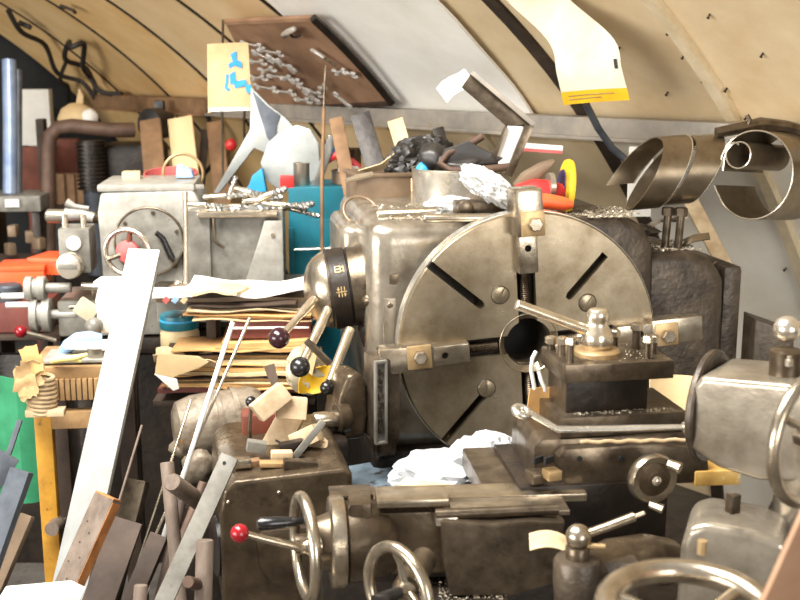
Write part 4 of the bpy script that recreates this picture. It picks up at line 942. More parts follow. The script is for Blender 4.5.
G(M).box((-70, 10, 34), (30, 40, 44), 2).build('gear_box', 'grey_machine', SL)
G(M).rev([(7, 0), (7, 3), (5, 4)], (0, -1, 0), (-70, -10, 42), 24).build('sight_glass', 'paper_white', SL)
for x in (-80, -62): G(M).cyl((x, 2, 56), (x, 2, 68), 3, n=10).build('stud', 'chrome', SL)
k = G(M).rev([(12, -4), (13, 0), (13, 6), (12, 8), (5, 8.5)], (-.2, -1, 0), (-72, -20, 22), 28).build('index_dial', 'chrome', SL)
G(M).box((-74, -29, 22), (18, 3, 5), 1, None).build('dial_grip', 'grey_machine', k)
G(M).box((8, 40, -10), (130, 90, 16), 2).build('bed_top', 'steel_dark', SL)
G(M).box((-30, 30, -34), (120, 80, 36), 3).build('saddle', 'grey_machine', SL)
G(M).box((70, 54, -36), (130, 70, 34), 2).build('bed_casting', 'steel_dark', SL)
G(M).cyl((-64, -16, 0), (-28, -16, -3), 4, n=14).build('feed_shaft', 'chrome', SL)
G(M).cyl((-76, -20, -20), (-46, -20, -19), 2, n=10).build('feed_rod', 'steel', SL)
for (z, x0, r) in ((-3, -120, 12), (-30, -116, 17)):
    d_ = G(M).rev([(r * .9, 0), (r, 1), (r, 7), (r * .8, 8), (r * .8, 11), (r, 12), (r, 19), (r * .9, 20), (5, 20), (5, 44)], (1, 0, 0), (x0, -6, z), 32).build('dial_drum', 'grey_pale', SL)
    G(M).cyl((x0 - 22, -12, z - (6 if z > -10 else -12)), (x0, -12, z - (6 if z > -10 else -12)), 3, n=12).build('crank_handle', 'paper_white', d_)
G(M).tube([(-92, -16, -54), (-106, -20, -48), (-120, -24, -43)], [2.2, 2.2, 2], 10).build('lever_arm', 'chrome', SL)
G(M).ball((-123, -25, -42), 6, n=18).build('lever_ball', 'red_ball', SL)
# swivel vice head, upper left of the small lathe
VH = T('vice_arm', 'bright steel crank arm at the small lathe headstock end', 'crank')
M2 = fr(74, 216, 3.9, 0)
G(M2).rev([(6, 0), (7, 2), (7, 18), (5, 20)], (-1, 0, 0), (-8, 0, 0), 20).build('spindle', 'tin', VH)
G(M2).tube([(-8, 0, 2), (8, 0, 2), (20, 0, -2)], [7, 6, 5], 14).build('knuckle', 'grey_pale', VH); G(M2).tube([(-6, -2, 14), (2, -2, 10), (16, -2, 8)], [4.5, 2.6, 2.2], 10).build('crank', 'grey_pale', VH)
G(M2).tube([(14, 0, -2), (26, 8, -2), (40, 30, -4)], [5, 7, 9], 12).build('support_arm', 'steel_dark', VH)
# tailstock boxes at the right of the small lathe
GX = T('grey_toolbox', 'tall pale grey steel housing with sloping side next to small lathe', 'housing')
M = fr(240, 286, 3.6, 4)
G(M).prism([(-36, -2), (-36, 74), (44, 74), (44, 0)], 10, 70, 2).build('rear_box', 'grey_machine', GX)
G(M).prism([(0, -12), (22, 52), (26, 66), (44, 66), (44, -12)], -6, 12, 1.5).build('sloping_plate', 'grey_pale', GX)
G(M).box((0, 4, 72), (78, 20, 6), 1).build('top_ledge', 'steel', GX)
G(M).tube([(-24, 2, 68), (-24, 2, 46), (-20, 2, 42), (-14, 2, 38)], 1.6, 8).build('hook', 'steel_dark', GX)
G(M).rev([(2, 0), (2, 2)], (0, -1, 0), (34, -6, 52), 10).build('screw', 'steel', GX)
G(M).box((-40, 34, 32), (24, 60, 84), 3).build('grey_cover', 'grey_machine', GX)
G(M).box((-54, -6, 0), (56, 30, 8), 1).build('ledge', 'steel_dark', GX)
G(M).box((0, 40, -20), (170, 60, 38), 2).build('base', 'grey_machine', GX)
g = G(); g.tube([W(186, 286, 3.5), W(186, 240, 3.52), W(185, 192, 3.54)], [.009, .007, .009], 10); g.ball(W(178, 284, 3.5), .014)
solo(g, 'upright_lever', 'chrome', 'thin bright upright lever beside the round cover', 'lever')
# drill bits heaped on the ledge
random.seed(4)
DBITS = [(205, 205, 36, -4), (225, 196, 44, 3), (240, 207, 60, -2), (262, 200, 40, 6), (215, 211, 50, 4), (285, 205, 46, -8), (300, 211, 40, -14), (250, 193, 36, -12), (272, 194, 30, 20), (232, 188, 24, 70), (296, 206, 36, 8), (258, 211, 46, 2)]
for i, (px, py, L, rl) in enumerate(DBITS):
    M = fr(px, py, 3.6 + .02 * (i % 4), random.uniform(-12, 12), 0, -rl)
    b = T('drill_bit', 'bright twist drill bit in the heap on the grey housing', 'drill bit', 'drill bits heaped on the grey housing')
    r = random.uniform(2.6, 4.2)
    G(M).rev([(r * .8, -L / 2), (r, -L / 2 + 1), (r, 0), (r * 1.02, 1)], (1, 0, 0), (0, 0, 0), 12).build('shank', 'chrome', b)
    fl = G(M)
    for ph in (0, math.pi):
        fl.tube([(L / 2 * k / 14, r * .5 * math.cos(k * .9 + ph), r * .5 * math.sin(k * .9 + ph)) for k in range(15)], r * .52, 6)
    fl.build('flutes', 'alu', b)
# red tape ring, wire hoop and bits on the small lathe top
g = G(fr(165, 181, 3.85, 0)); g.rev([(27, -6), (27.5, 6), (26, 6), (25.5, -6), (27, -6)], (0, -.15, 1), (0, 30, 0), 40, None, False); solo(g, 'red_band_ring', 'salmon', 'salmon red strap ring lying on the small lathe', 'ring')
g = G(fr(178, 176, 3.85, 0)); g.ring((0, 26, 0), 20, 1.6, (.2, -1, .1), 40, 8); solo(g, 'wire_hoop', 'bronze_wear', 'tan wire hoop standing behind the red strap ring', 'hoop')
g = G(fr(183, 170, 3.8, 0)); g.prism([(-8, -8), (-6, 6), (8, 0), (10, -8)], 0, 10, 1.5); solo(g, 'blue_block', 'blue_cloth', 'small pale blue block inside the red strap ring', 'block')
g = G(fr(131, 178, 3.8, 10)); g.box((0, 10, 0), (18, 18, 12), 2); solo(g, 'white_block', 'card_cream', 'small cream block on the corner of the small lathe', 'block')
g = G(fr(128, 187, 3.72, 4)); g.box((0, 8, 0), (28, 10, 4), 1); solo(g, 'white_strip', 'paper_white', 'short white strip lying on the small lathe top', 'strip')
for i, (px, L) in enumerate(((165, 16), (180, 22), (196, 16), (172, 12))):
    g = G(fr(px, 187 - (i % 2) * 2, 3.7, i * 25 - 30)); g.box((0, 0, 0), (L, 5, 5), 1.5); solo(g, 'steel_offcut', 'grey_pale', 'short pale steel offcut lying on the small lathe top', 'offcut', 'steel offcuts on the small lathe')
# orange boxes and purple-brown box at left
for (x, y, w, h, yaw, lab) in ((20, 277, 46, 22, 8, 'bright orange box with a lower lid at the bench end'), (48, 267, 44, 18, -10, 'bright orange box leaning against the silver dial drums')):
    o = T('orange_box', lab, 'box'); M = fr(x, y, 3.95 if x < 30 else 4.0, yaw)
    G(M).box((0, 24, -2), (w, 44, h - 5), 1).build('body', 'orange', o); G(M).box((0, 24, h / 2 - 3), (w + 2, 46, 5), 1).build('lid', 'orange', o)
g = G(fr(16, 318, 3.8, 4)); g.box((0, 30, 0), (62, 60, 30), 1); solo(g, 'brown_box', 'folder_red', 'plain brown box below the orange boxes', 'box')
g = G(fr(4, 296, 3.8, 0)); g.rev([(13, -8), (14, -6), (14, 8), (12, 10)], (0, 0, 1), (0, 12, 0), 24); solo(g, 'grey_pot', 'slate_steel', 'dark grey pot standing on the brown box', 'pot')
# shelf unit holding those boxes
g = T('side_stand', 'dark wooden stand under the brown box', 'stand'); M = fr(16, 336, 3.8, 4)
G(M).box((0, 30, -1), (90, 70, 5), 1).build('top', 'dark_wood', g)
zb = W(16, 340, 3.8).z / (3.8 / FPX)
for x in (-40, 40): G(M).box((x, 30, -zb / 2 - 3), (8, 60, zb - 4), 1).build('leg', 'dark_wood', g)

# ------------------------------------------------------------------ far left machine and clutter
ME = T('old_machine', 'dark old engine with bent rusty pipe and finned cylinder', 'engine')
MF = fr(95, 215, 5.6, 6)
G().tube([W(48, 300, 5.4), W(48, 180, 5.4), W(48, 150, 5.4), W(50, 136, 5.4), (W(58, 128, 5.4)), W(72, 126, 5.4), W(110, 130, 5.4), W(134, 130, 5.45)], .036, 14).build('exhaust_pipe', 'rust_pipe', ME)
pr = []
for k in range(12): pr += [(15, k * 4), (15, k * 4 + 1.8), (12.5, k * 4 + 2), (12.5, k * 4 + 3.8)]
G(MF).rev(pr, (0, 0, 1), (0, 0, 26), 28).build('finned_cylinder', 'oily', ME)
G(MF).rev([(10, -60), (10, 26)], (0, 0, 1), (0, 0, 0), 24).build('cylinder_base', 'slate_steel', ME)
G(MF).box((40, 30, 40), (60, 50, 60), 6).build('engine_block', 'oily', ME); G(MF).box((10, 30, -70), (140, 60, 150), 5).build('crankcase', 'oily', ME)
G(MF).box((10, 30, -240), (150, 80, 200), 5).build('engine_stand', 'oily', ME)
g = G(fr(157, 124, 5.6, 0)); g.rev([(13, -14), (16, 0), (15, 12), (6, 15)], (-.6, -1, .1), (0, 0, 0), 24); g.box((0, 16, 10), (10, 10, 26), 2); solo(g, 'lamp_housing', 'leather', 'black round lamp housing fixed under the timber beam', 'lamp')
PT = T('grey_post', 'pale blue-grey steel post standing at the far bench', 'post')
G().tube([W(10, 194, 5.3), W(10, 120, 5.3), W(9, 60, 5.3)], .033, 16).build('post', 'post_blue', PT); G().tube([W(18, 194, 5.34), W(18, 70, 5.34)], .02, 12).build('rear_tube', 'slate_steel', PT)
FBN = T('far_bench', 'grey topped bench at the far end under the post', 'bench'); M = fr(9, 204, 5.2, 3)
G(M).box((0, 30, 0), (62, 60, 16), 1.5).build('top', 'grey_machine', FBN); G(M).box((4, -2, 1), (14, 3, 8), .5).build('label_plate', 'paper_white', FBN)
zb = W(18, 212, 5.2).z / (5.2 / FPX)
for x in (-24, 24): G(M).box((x, 30, -zb / 2 - 6), (8, 50, zb - 6), 1).build('leg', 'oily', FBN)
BB = T('light_fitting', 'cream bell-shaped lamp with pointed tip beyond the rusty pipe', 'lamp'); M = fr(79, 118, 5.7, 0)
G(M).rev([(18, -8), (19, 0), (15, 9), (7, 14), (3, 15)], (0, 0, 1), (-2, 0, 0), 28).build('shade', 'card_cream', BB); G(M).prism([(-2, 14), (2, 30), (6, 22), (5, 12)], -2, 2, .6).build('tip', 'card_cream', BB)
G(M).blob((12, -8, 0), (9, 8, 10), 3, .2, 1.5, 3).build('white_bulb', 'paper_white', BB)
for i, (px, py, w, h, m, nm, lab) in enumerate(((38, 150, 8, 60, 'rib_dark', 'dark_board', 'narrow dark board standing beside the rusty pipe'), (28, 178, 26, 60, 'rust_red', 'rusty_sheet', 'rust red sheet behind the grey post'),
        (62, 170, 28, 60, 'rust_red', 'rusty_sheet', 'rust red sheet between the pipe and the finned cylinder'), (66, 200, 46, 50, 'beam_wood', 'wood_crate', 'slatted brown wooden crate behind the rusty pipe'),
        (30, 118, 34, 56, 'paper_white', 'white_board', 'dull white board behind the narrow dark board'))):
    g = G(fr(px, py, 6.0 + (0, .12, .3, .15, .45)[i], 4)); g.box((0, 20, 0), (w, 16, h), 1)
    if nm == 'wood_crate':
        for x in (-16, -6, 4, 14): g.box((x, 10, 0), (7, 4, h), .6)
    z = W(px, py + h / 2, 6.0 + (0, .12, .3, .15, .45)[i]).z
    if z > .02: g.box((0, 20, -h / 2 - z / (6 / FPX) / 2), (max(4, w * .4), 12, z / (6 / FPX) * 1.01), 0)
    solo(g, nm, m, lab, 'crate' if nm == 'wood_crate' else 'board')
for i, (px, py) in enumerate(((10, 232), (30, 238), (14, 250), (46, 244))):
    g = G(fr(px, py, 4.9, i * 20)); g.box((0, 10, 0), (9, 12, 12), 2); solo(g, 'dusty_jar', 'tin_brown', 'small dusty jar in the dark below the far bench', 'jar', 'dusty jars below the far bench')
g = G(fr(25, 258, 4.95, 0)); g.box((0, 14, -4), (90, 50, 5), 1); solo(g, 'low_shelf', 'dark_wood', 'dark shelf board below the far bench', 'shelf')
# timber clutter behind the small lathe, under the beam
for i, (a, b, w) in enumerate((((170, 190), (150, 120), 22), ((205, 185), (180, 118), 26), ((235, 180), (215, 122), 18), ((190, 186), (205, 130), 8))):
    A, B_ = W(a[0], a[1] + 150, 4.9 + .05 * i), W(b[0], b[1], 5.2 + .05 * i); F_ = bar_frame(A, B_); L = (B_ - A).length
    g = G(F_); g.box((0, 0, L / 2), (w * 5 / FPX, .02, L), .003); solo(g, 'leaning_board', ('beam_wood', 'plywood', 'beam_wood', 'dark_wood')[i], ('dark brown board leaning beside the black lamp housing', 'wide pale plywood offcut leaning behind the small lathe', 'brown board leaning behind the tall thin rod', 'narrow dark lath crossing the plywood offcut')[i], 'board')
for (px, py) in ((231, 145),): 
    g = G(fr(px, py, 4.9, 0)); g.blob((0, 0, 0), (6, 5, 6), 2, .1); solo(g, 'red_knob', 'red', 'small red round knob in the gap behind the chute', 'bauble')  # red knob in the gap behind the chute
# ------------------------------------------------------------------ paper stack on a shelf
SH = T('paper_shelf', 'dark shelf plank carrying the stack of brown papers', 'shelf'); M = fr(235, 398, 3.05, 2)
G(M).box((0, 40, -2), (160, 100, 6), 1).build('plank', 'dark_wood', SH)
zb = W(235, 404, 3.05).z / (3.05 / FPX)
for x in (-64, 74):
    G(M).box((x, 76, -zb / 2 - 4), (10, 12, zb - 4), 1).build('leg', 'oily', SH)
random.seed(21)
def paper(px, py, d, w, dep, th, material, name, label, cat, group=None, yaw=0, wav=1.5, seed=0, lift=0):
    g = G(fr(px, py, d, yaw)); sd = seed
    g.sheet(12, 5, lambda u, v: ((u - .5) * w, (v) * dep, wav * noise.noise(Vector((u * 2.5, v * 1.5, sd))) * 2 + lift * (u - .5) ** 2), th)
    return solo(g, name, material, label, cat, group)
lay = [(235, 391, 150, 5, 'folder_red'), (238, 385, 142, 4, 'paper_brown'), (240, 380, 140, 4, 'paper_brown'), (232, 374, 146, 3.4, 'card_cream'), (236, 369, 150, 4, 'paper_brown'),
       (244, 363, 140, 4, 'wood_pale'), (246, 357, 128, 4, 'paper_brown'), (262, 350, 96, 4, 'paper_brown'), (268, 344, 92, 5, 'paper_brown')]
for i, (px, py, w, th, m) in enumerate(lay):
    paper(px + random.uniform(-3, 3), py, 3.0 + random.uniform(-.02, .02), w, 70, th, m, 'brown_folder', {'folder_red': 'dark red folder at the very bottom of the paper stack', 'card_cream': 'cream folder halfway up the lower paper stack', 'wood_pale': 'pale tan folder in the lower paper stack'}.get(m, 'worn brown paper folder in the lower part of the tall paper stack'), 'folder', 'brown folders in the paper stack', random.uniform(-5, 5), 1.2, i * 3.3)
for i in range(9):
    paper(232 + random.uniform(-8, 8), 388 - i * 4.6, 2.985 + random.uniform(-.012, .012), 138 + random.uniform(-24, 10), 60, 1.1, ('paper_brown', 'card_cream', 'dark_wood', 'paper_brown', 'folder_red')[i % 5], 'loose_sheet', 'loose thin sheet poking out of the lower paper stack', 'sheet', 'loose sheets in the paper stack', random.uniform(-7, 7), 1.6, 60 + i * 2.1)
for i in range(4):
    paper(246 + random.uniform(-6, 6), 321 - i * 5, 2.985, 120 + random.uniform(-20, 20), 60, 1.1, ('card_cream', 'paper_brown', 'wood_pale', 'dark_wood')[i], 'loose_sheet', 'loose thin sheet above the dark red folder box', 'sheet', 'loose sheets above the folder box', random.uniform(-6, 6), 2, 90 + i * 2.1)
g = G(fr(270, 329, 3.0, 3)); g.box((0, 34, 0), (82, 66, 20), 1.5); bx_ = solo(g, 'red_folder_box', 'folder_red', 'dark red folder box in the middle of the paper stack', 'box')
G(fr(270, 330, 2.99, 3)).box((0, 1.5, 2), (78, 3, 2), .4).build('white_edge', 'paper_white', bx_)
g = G(fr(207, 334, 3.02, 0)); g.box((0, 40, 0), (10, 30, 36), 1); solo(g, 'support_block', 'dark_wood', 'dark wooden block propping the upper papers beside the jar', 'block')
for i, (px, py, w, th, m) in enumerate(((255, 316, 112, 5, 'paper_brown'), (258, 310, 108, 3, 'wood_pale'), (250, 305, 126, 4, 'dark_wood'), (236, 300, 160, 5, 'tin_brown'))):
    paper(px, py, 3.0 + .01 * i, w, 80, th, m, 'brown_folder', ('worn brown folder resting on the dark red folder box', 'pale tan folder above the dark red folder box', 'dark brown folder in the upper paper stack', 'wide dull brown folder right under the white papers')[i], 'folder', 'upper folders in the paper stack', (-2, 3, -2, 0)[i], 1.5, 40 + i)
paper(245, 294, 3.0, 120, 70, 3, 'paper_white', 'white_papers', 'rumpled sheaf of white papers topping the stack', 'papers', None, 2, 3.2, 77, 12)
paper(208, 293, 2.98, 60, 40, 3, 'card_cream', 'torn_card', 'torn tan card at the left of the white sheaf', 'card', None, -10, 2.5, 80)
paper(172, 297, 2.97, 40, 50, 2, 'paper_white', 'magazine', 'pale magazine at the left end of the paper stack', 'magazine', None, 12, 1, 83)
for k in range(3): G(fr(166 + k * 9, 300, 2.955, 12)).box((0, 0, 0), (6, 2, 5), 0, Mx(0, 0, 0, 0, 0, -50)).build('cover_print', ('salmon', 'blue_cloth', 'wood_pale')[k], bpy.data.objects['magazine'])
# wide torn envelope bag at the lower left of the stack
EN = T('paper_bag', 'torn open brown paper bag with cream lining beside the stack', 'paper bag'); M = fr(185, 368, 2.93, 6)
G(M).sheet(10, 6, lambda u, v: ((u - .5) * 62, v * 30, 14 - 22 * v * (1 - v) * 2 - 10 * u + 3 * math.sin(u * 9)), 1).build('lining', 'wood_pale', EN)
G(M).prism([(-30, -6), (-26, 16), (14, 12), (24, 6), (14, 0), (-10, -8), (-16, -14)], -2, 0, .4).build('front_flap', 'card_cream', EN)
G(M).prism([(-30, -4), (-12, -22), (-6, -20), (-8, -10)], -5, -3, .4).build('corner_flap', 'paper_white', EN)
# jar with teal lid
JR = T('jar', 'cream jar with a teal screw lid under the paper stack', 'jar'); M = fr(177, 352, 3.12, 0)
G(M).rev([(18, -6), (19.5, -4), (19.5, 20), (18, 24), (18, 25)], (0, 0, 1), (0, 18, -4), 36).build('jar_body', 'jar_cream', JR)
G(M).rev([(19, 0), (19.6, 1), (19.6, 12), (19, 14), (.01, 14.5)], (0, 0, 1), (0, 18, 21), 36).build('lid', 'teal_paint', JR)
G(M).rev([(19.8, 0), (19.8, 2)], (0, 0, 1), (0, 18, 29), 36).build('lid_stripe', 'sky_blue', JR)

# ------------------------------------------------------------------ motor heap under the shelf
MO = T('electric_motor', 'grimy grey electric motor casting under the paper shelf', 'motor'); M = fr(222, 433, 2.85, 8)
G(M).rev([(20, -50), (28, -46), (33, -30), (34, 30), (30, 40), (20, 46)], (1, .2, .05), (0, 40, -2), 36).build('motor_body', 'motor_dirty', MO)
G(M).rev([(36, -8), (36, -3)], (1, .2, .05), (0, 40, -2), 36).build('body_rib', 'motor_dirty', MO); G(M).rev([(36, 10), (36, 15)], (1, .2, .05), (0, 40, -2), 36).build('body_rib', 'motor_dirty', MO)
G(M).blob((-26, 30, -20), (26, 20, 16), 8, .25, 1.5, 3).build('terminal_box', 'motor_dirty', MO); G(M).box((0, 40, -60), (70, 50, 60), 5).build('mount', 'oily', MO)
g = G(M); g.box((0, 50, -200), (90, 60, 230), 4); g.build('pedestal', 'oily', MO)
g = G(fr(196, 470, 2.8, 0)); g.blob((0, 10, 0), (16, 12, 18), 3, .3, 1.6, 3); solo(g, 'rusty_lump', 'motor_dirty', 'rust-brown casting lump below the electric motor', 'casting')
BLV = T('ball_lever', 'thin steel lever with a black ball knob beside the wood blocks', 'lever'); M = fr(250, 440, 2.55, 0)
G(M).tube([(-1, 0, -6), (0, 0, 14), (2, 0, 34)], [2.6, 2.2, 1.8], 10).build('rod', 'steel_dark', BLV); G(M).ball((2, 0, 40), 5.6).build('ball', 'black_plastic', BLV)
G(M).box((2, 4, -12), (20, 12, 14), 2).build('base_block', 'slate_steel', BLV)
# scraps on the gearbox top
gz = 62
SC_ = [(-46, 30, 22, 9, 5, 'steel', 'pale steel block on the gearbox corner', 'steel_block', 'block'), (-18, 26, 24, 5, 12, 'wood_old', 'brown wood chip on the gearbox top', 'wood_chip', 'chip'),
       (8, 18, 34, 10, 16, 'steel_dark', 'curved dark steel scrap on the gearbox top', 'steel_scrap', 'scrap'), (-4, 44, 22, 10, 8, 'wood_pale', 'pale splintered wood chip on the gearbox top', 'wood_chip', 'chip'),
       (-30, 40, 26, 7, -12, 'beam_wood', 'long brown splinter on the gearbox top', 'wood_chip', 'chip'), (38, 50, 30, 6, 20, 'rust_pipe', 'flat rusty strap on the gearbox top', 'rust_strap', 'strap'),
       (22, 60, 26, 12, -20, 'oily', 'black greasy block at the gearbox back', 'greasy_block', 'block'), (-40, 56, 20, 12, 30, 'grey_machine', 'small grey casting at the gearbox back', 'grey_casting', 'casting')]
for i, (x, y, w, h, rl, m, lab, nm, ct) in enumerate(SC_):
    g = G(GB); g.box((x, y, gz + h / 2 + 1), (w, 12, h), 1.5, Matrix.Rotation(R(rl * .4), 4, 'Y')); solo(g, nm, m, lab, ct)
# wooden blocks
WB = [((272, 402), (38, 20), -34, 'pale wooden block with chamfered end on top of the block heap'), ((292, 408), (30, 22), 6, 'pale wooden block beside the bright shaft end'), ((283, 430), (26, 44), 28, 'upright cream wooden block tilted on the heap'),
      ((304, 438), (28, 18), -28, 'wooden block lying under the tilted cream block'), ((314, 450), (20, 22), 30, 'small wooden block at the bottom of the block heap')]
for i, ((px, py), (w, h), rl, lab) in enumerate(WB):
    M = fr(px, py, 2.46 + .03 * (i % 3), 18 - 10 * i, -14, rl); g = G(M); g.box((0, 8, 0), (w, 22, h), 1.5); o = solo(g, 'wood_block', 'block_wood', lab, 'block')
    if i == 2: G(M).box((2, -3.2, -12), (7, .6, 2), .1).build('print_mark', 'cable', o)
GL = T('work_glove', 'crumpled pale work glove with a yellow patch lying over the wood blocks', 'glove'); M = fr(312, 372, 2.86, 0)
G(M).blob((-4, 10, 0), (18, 10, 20), 12, .3, 1.5, 4, None, True, .12).build('glove_body', 'glove', GL)
G(M).sheet(8, 8, lambda u, v: (6 + (u - .5) * 30 * math.sin(.4 + 2.4 * v), -3 + 4 * math.sin(u * 3), (v - .5) * 36 + 8 * (u - .5)), 1.2, Mx(0, 0, -4, 0, 0, 38)).build('palm_patch', 'yellow', GL)
G(M).sheet(5, 5, lambda u, v: ((u - .5) * 14 - 6, -2 - 3 * u, 4 + v * 24 - 6 * u), 1, Mx(0, 0, 0, 0, 0, 14)).build('cuff', 'card_cream', GL)
g = G(fr(318, 352, 2.6, 0)); g.box((0, 0, 0), (7, 4, 34), 1, Mx(0, 0, 0, 0, 0, -44)); solo(g, 'file_tool', 'steel_dark', 'flat steel file standing behind the glove', 'file')
g = G(fr(272, 378, 2.55, 0)); g.ribbon([(-8, 0, 12), (-4, 0, 0), (2, -2, -12), (4, -2, -26)], (10, 4, 2), 1.4, None, (6, 4, 0)); solo(g, 'bent_bracket', 'wood_grey', 'bent grey metal bracket left of the glove', 'bracket')
g = G(fr(302, 448, 2.42, 0)); g.box((0, 0, 0), (70, 6, 7), 1, Mx(0, 0, 0, 0, 0, -52)); solo(g, 'steel_strap', 'grey_machine', 'bright steel strap slanting below the wood blocks', 'strap')
g = G(fr(262, 425, 2.6, 10)); g.box((0, 10, 0), (40, 30, 24), 4); solo(g, 'red_housing', 'rust_red', 'dark red housing behind the wood blocks', 'housing')
g = G(fr(300, 468, 2.6, 10)); g.box((0, 30, -4), (100, 60, 60), 6); solo(g, 'dark_casting', 'oily', 'dark casting between the gearbox and the headstock', 'casting')

# ------------------------------------------------------------------ leaning stock at the lower left
def stock(top, low, w, th, material, name, label, cat, dtop, dlow, extra=None, yaw=0, tofloor=True):
    """flat bar leaning from the floor; pixels give the top and a lower point of its middle line"""
    A = W(*top, dtop); 
    if tofloor:
        # continue the visible line down to the floor
        db = dlow
        for _ in range(12):
            py = py_at_z(db, .004); px = top[0] + (low[0] - top[0]) * (py - top[1]) / (low[1] - top[1])
            break
        B_ = W(px, py, db)
    else: B_ = W(*low, dlow)
    u = (dtop + dlow) / 2 / FPX; F_ = bar_frame(B_, A, (math.sin(R(yaw)), -math.cos(R(yaw)), 0)); L = (A - B_).length
    g = G(F_); g.box((0, 0, L / 2), (w * u, th * u, L), min(w, th) * u * .12)
    return g, F_, L, u
def put(g, material, name, label, cat, group=None): return solo(g, name, material, label, cat, group)
g, F_, L, u = stock((145, 250), (70, 590), 37, 7, 0, 0, 0, 0, 2.85, 2.3, yaw=-10)
o = put(g, 'white_plank', 'white_plank', 'long white painted plank leaning against the wooden bench', 'plank')
g, F_, L, u = stock((108, 497), (62, 600), 26, 15, 0, 0, 0, 0, 2.25, 2.05, yaw=-28)
o = put(g, 'wood_grey', 'wood_plank', 'short grey-brown wooden plank with nail holes and raw end', 'plank')
G(F_).box((0, 0, L + .0015), (25 * u, 14 * u, .003), 0).build('raw_end', 'wood_end', o)
G(F_).box((13.2 * u, 0, L / 2), (.6 * u, 14 * u, L * .99), 0).build('raw_edge', 'wood_end', o)
for k, (x, z) in enumerate(((-6, 30), (2, 40), (-4, 52), (4, 66), (-7, 74), (0, 90), (-5, 104))): G(F_).cyl((x * u, -7.8 * u, L - z * u), (x * u, -7 * u, L - z * u), 1.1 * u, n=8).build('nail_hole', 'cable', o)
g, F_, L, u = stock((128, 520), (92, 620), 36, 4, 0, 0, 0, 0, 2.4, 2.15, yaw=-20); put(g, 'dark_wood', 'brown_sheet', 'dark brown flat board leaning behind the nail-holed plank', 'board')
g, F_, L, u = stock((233, 322), (156, 560), 5, 3, 0, 0, 0, 0, 2.75, 2.3); put(g, 'alu', 'flat_strip', 'long thin bright aluminium strip leaning over the paper stack', 'strip')
g, F_, L, u = stock((250, 318), (150, 548), 3, 3, 0, 0, 0, 0, 2.78, 2.35); put(g, 'steel', 'thin_steel_rod', 'long thin bright rod beside the aluminium strip', 'rod')
g, F_, L, u = stock((230, 456), (160, 610), 19, 4, 0, 0, 0, 0, 2.25, 2.02, yaw=-14)
o = put(g, 'grey_machine', 'flat_steel_bar', 'flat grey steel bar with a hole near its top', 'bar')
G(F_).cyl((-2 * u, -2.4 * u, L - 9 * u), (-2 * u, -1.9 * u, L - 9 * u), 2 * u, n=14).build('hole', 'black', o)
def rod(top, low, r, material, name, label, cat, dtop, dlow, tofloor=True):
    A = W(*top, dtop)
    if tofloor: py = py_at_z(dlow, .003); px = top[0] + (low[0] - top[0]) * (py - top[1]) / (low[1] - top[1])
    else: px, py = low
    B_ = W(px, py, dlow); u = (dtop + dlow) / 2 / FPX; g = G()
    g.rev([(r * u * .9, 0), (r * u, r * u * .15), (r * u, (A - B_).length - r * u * .15), (r * u * .9, (A - B_).length)], A - B_, B_, 20)
    return solo(g, name, material, label, cat)
rod((167, 462), (177, 570), 7, 'wood_grey', 'round_bar', 'grey round bar standing upright by the flat steel bar', 'bar', 2.4, 2.3)
rod((142, 425), (118, 505), 1.3, 'wood_grey', 'thin_stick', 'thin pale stick leaning in the dark beside the white plank', 'stick', 2.6, 2.4)
rod((191, 400), (165, 480), 1.4, 'steel', 'wire_rod', 'thin wire rod leaning left of the electric motor', 'rod', 2.7, 2.5)
rod((172, 482), (205, 506), 9, 'wood_grey', 'pipe_offcut', 'short grey pipe offcut jutting up with a bright end', 'pipe', 2.3, 2.45, False)
rod((205, 540), (203, 610), 9, 'wood_grey', 'wooden_post', 'short brown wooden post between the bar and the gearbox', 'post', 2.15, 2.1)
rod((141, 585), (139, 612), 7, 'wood_grey', 'wooden_peg', 'short brown wooden peg near the floor', 'peg', 2.1, 2.05)
rod((188, 582), (204, 586), 6, 'rust_pipe', 'pipe_end', 'short rusty pipe end beside the wooden post', 'pipe', 2.05, 2.2, False)
g, F_, L, u = stock((160, 535), (128, 610), 20, 8, 0, 0, 0, 0, 2.5, 2.3, yaw=-20); put(g, 'dark_wood', 'dark_batten', 'dark slotted wooden batten behind the brown board', 'batten')
g, F_, L, u = stock((138, 480), (118, 560), 24, 10, 0, 0, 0, 0, 2.7, 2.5, yaw=-20); put(g, 'steel_dark', 'dark_plate', 'dark plate behind the white plank foot', 'plate')
g, F_, L, u = stock((22, 470), (-20, 590), 24, 10, 0, 0, 0, 0, 2.4, 2.2, yaw=-20); put(g, 'slate_steel', 'slate_bar', 'wide slate-grey steel bar leaning beside the yellow leg', 'bar')
g, F_, L, u = stock((10, 455), (-60, 560), 22, 8, 0, 0, 0, 0, 2.5, 2.3, yaw=10); put(g, 'slate_steel', 'slate_bar', 'second slate-grey bar behind the wide slate bar', 'bar')
g, F_, L, u = stock((28, 515), (-8, 600), 14, 8, 0, 0, 0, 0, 2.55, 2.35, yaw=-20); put(g, 'tin_brown', 'brown_bar', 'brown steel bar leaning behind the slate bars', 'bar')
g, F_, L, u = stock((20, 420), (0, 480), 5, 5, 0, 0, 0, 0, 2.6, 2.5); put(g, 'slate_steel', 'grey_strip', 'narrow grey strip against the green cloth', 'strip')
g = G(fr(36, 602, 2.0, 4)); g.prism([(-36, -6), (-36, 6), (30, 10), (44, 2), (40, -6)], 0, 26, 1.5); g.box((0, 20, -160), (30, 30, 310), 2)
solo(g, 'white_board_end', 'paper_white', 'white painted board end near the slate bars', 'board')
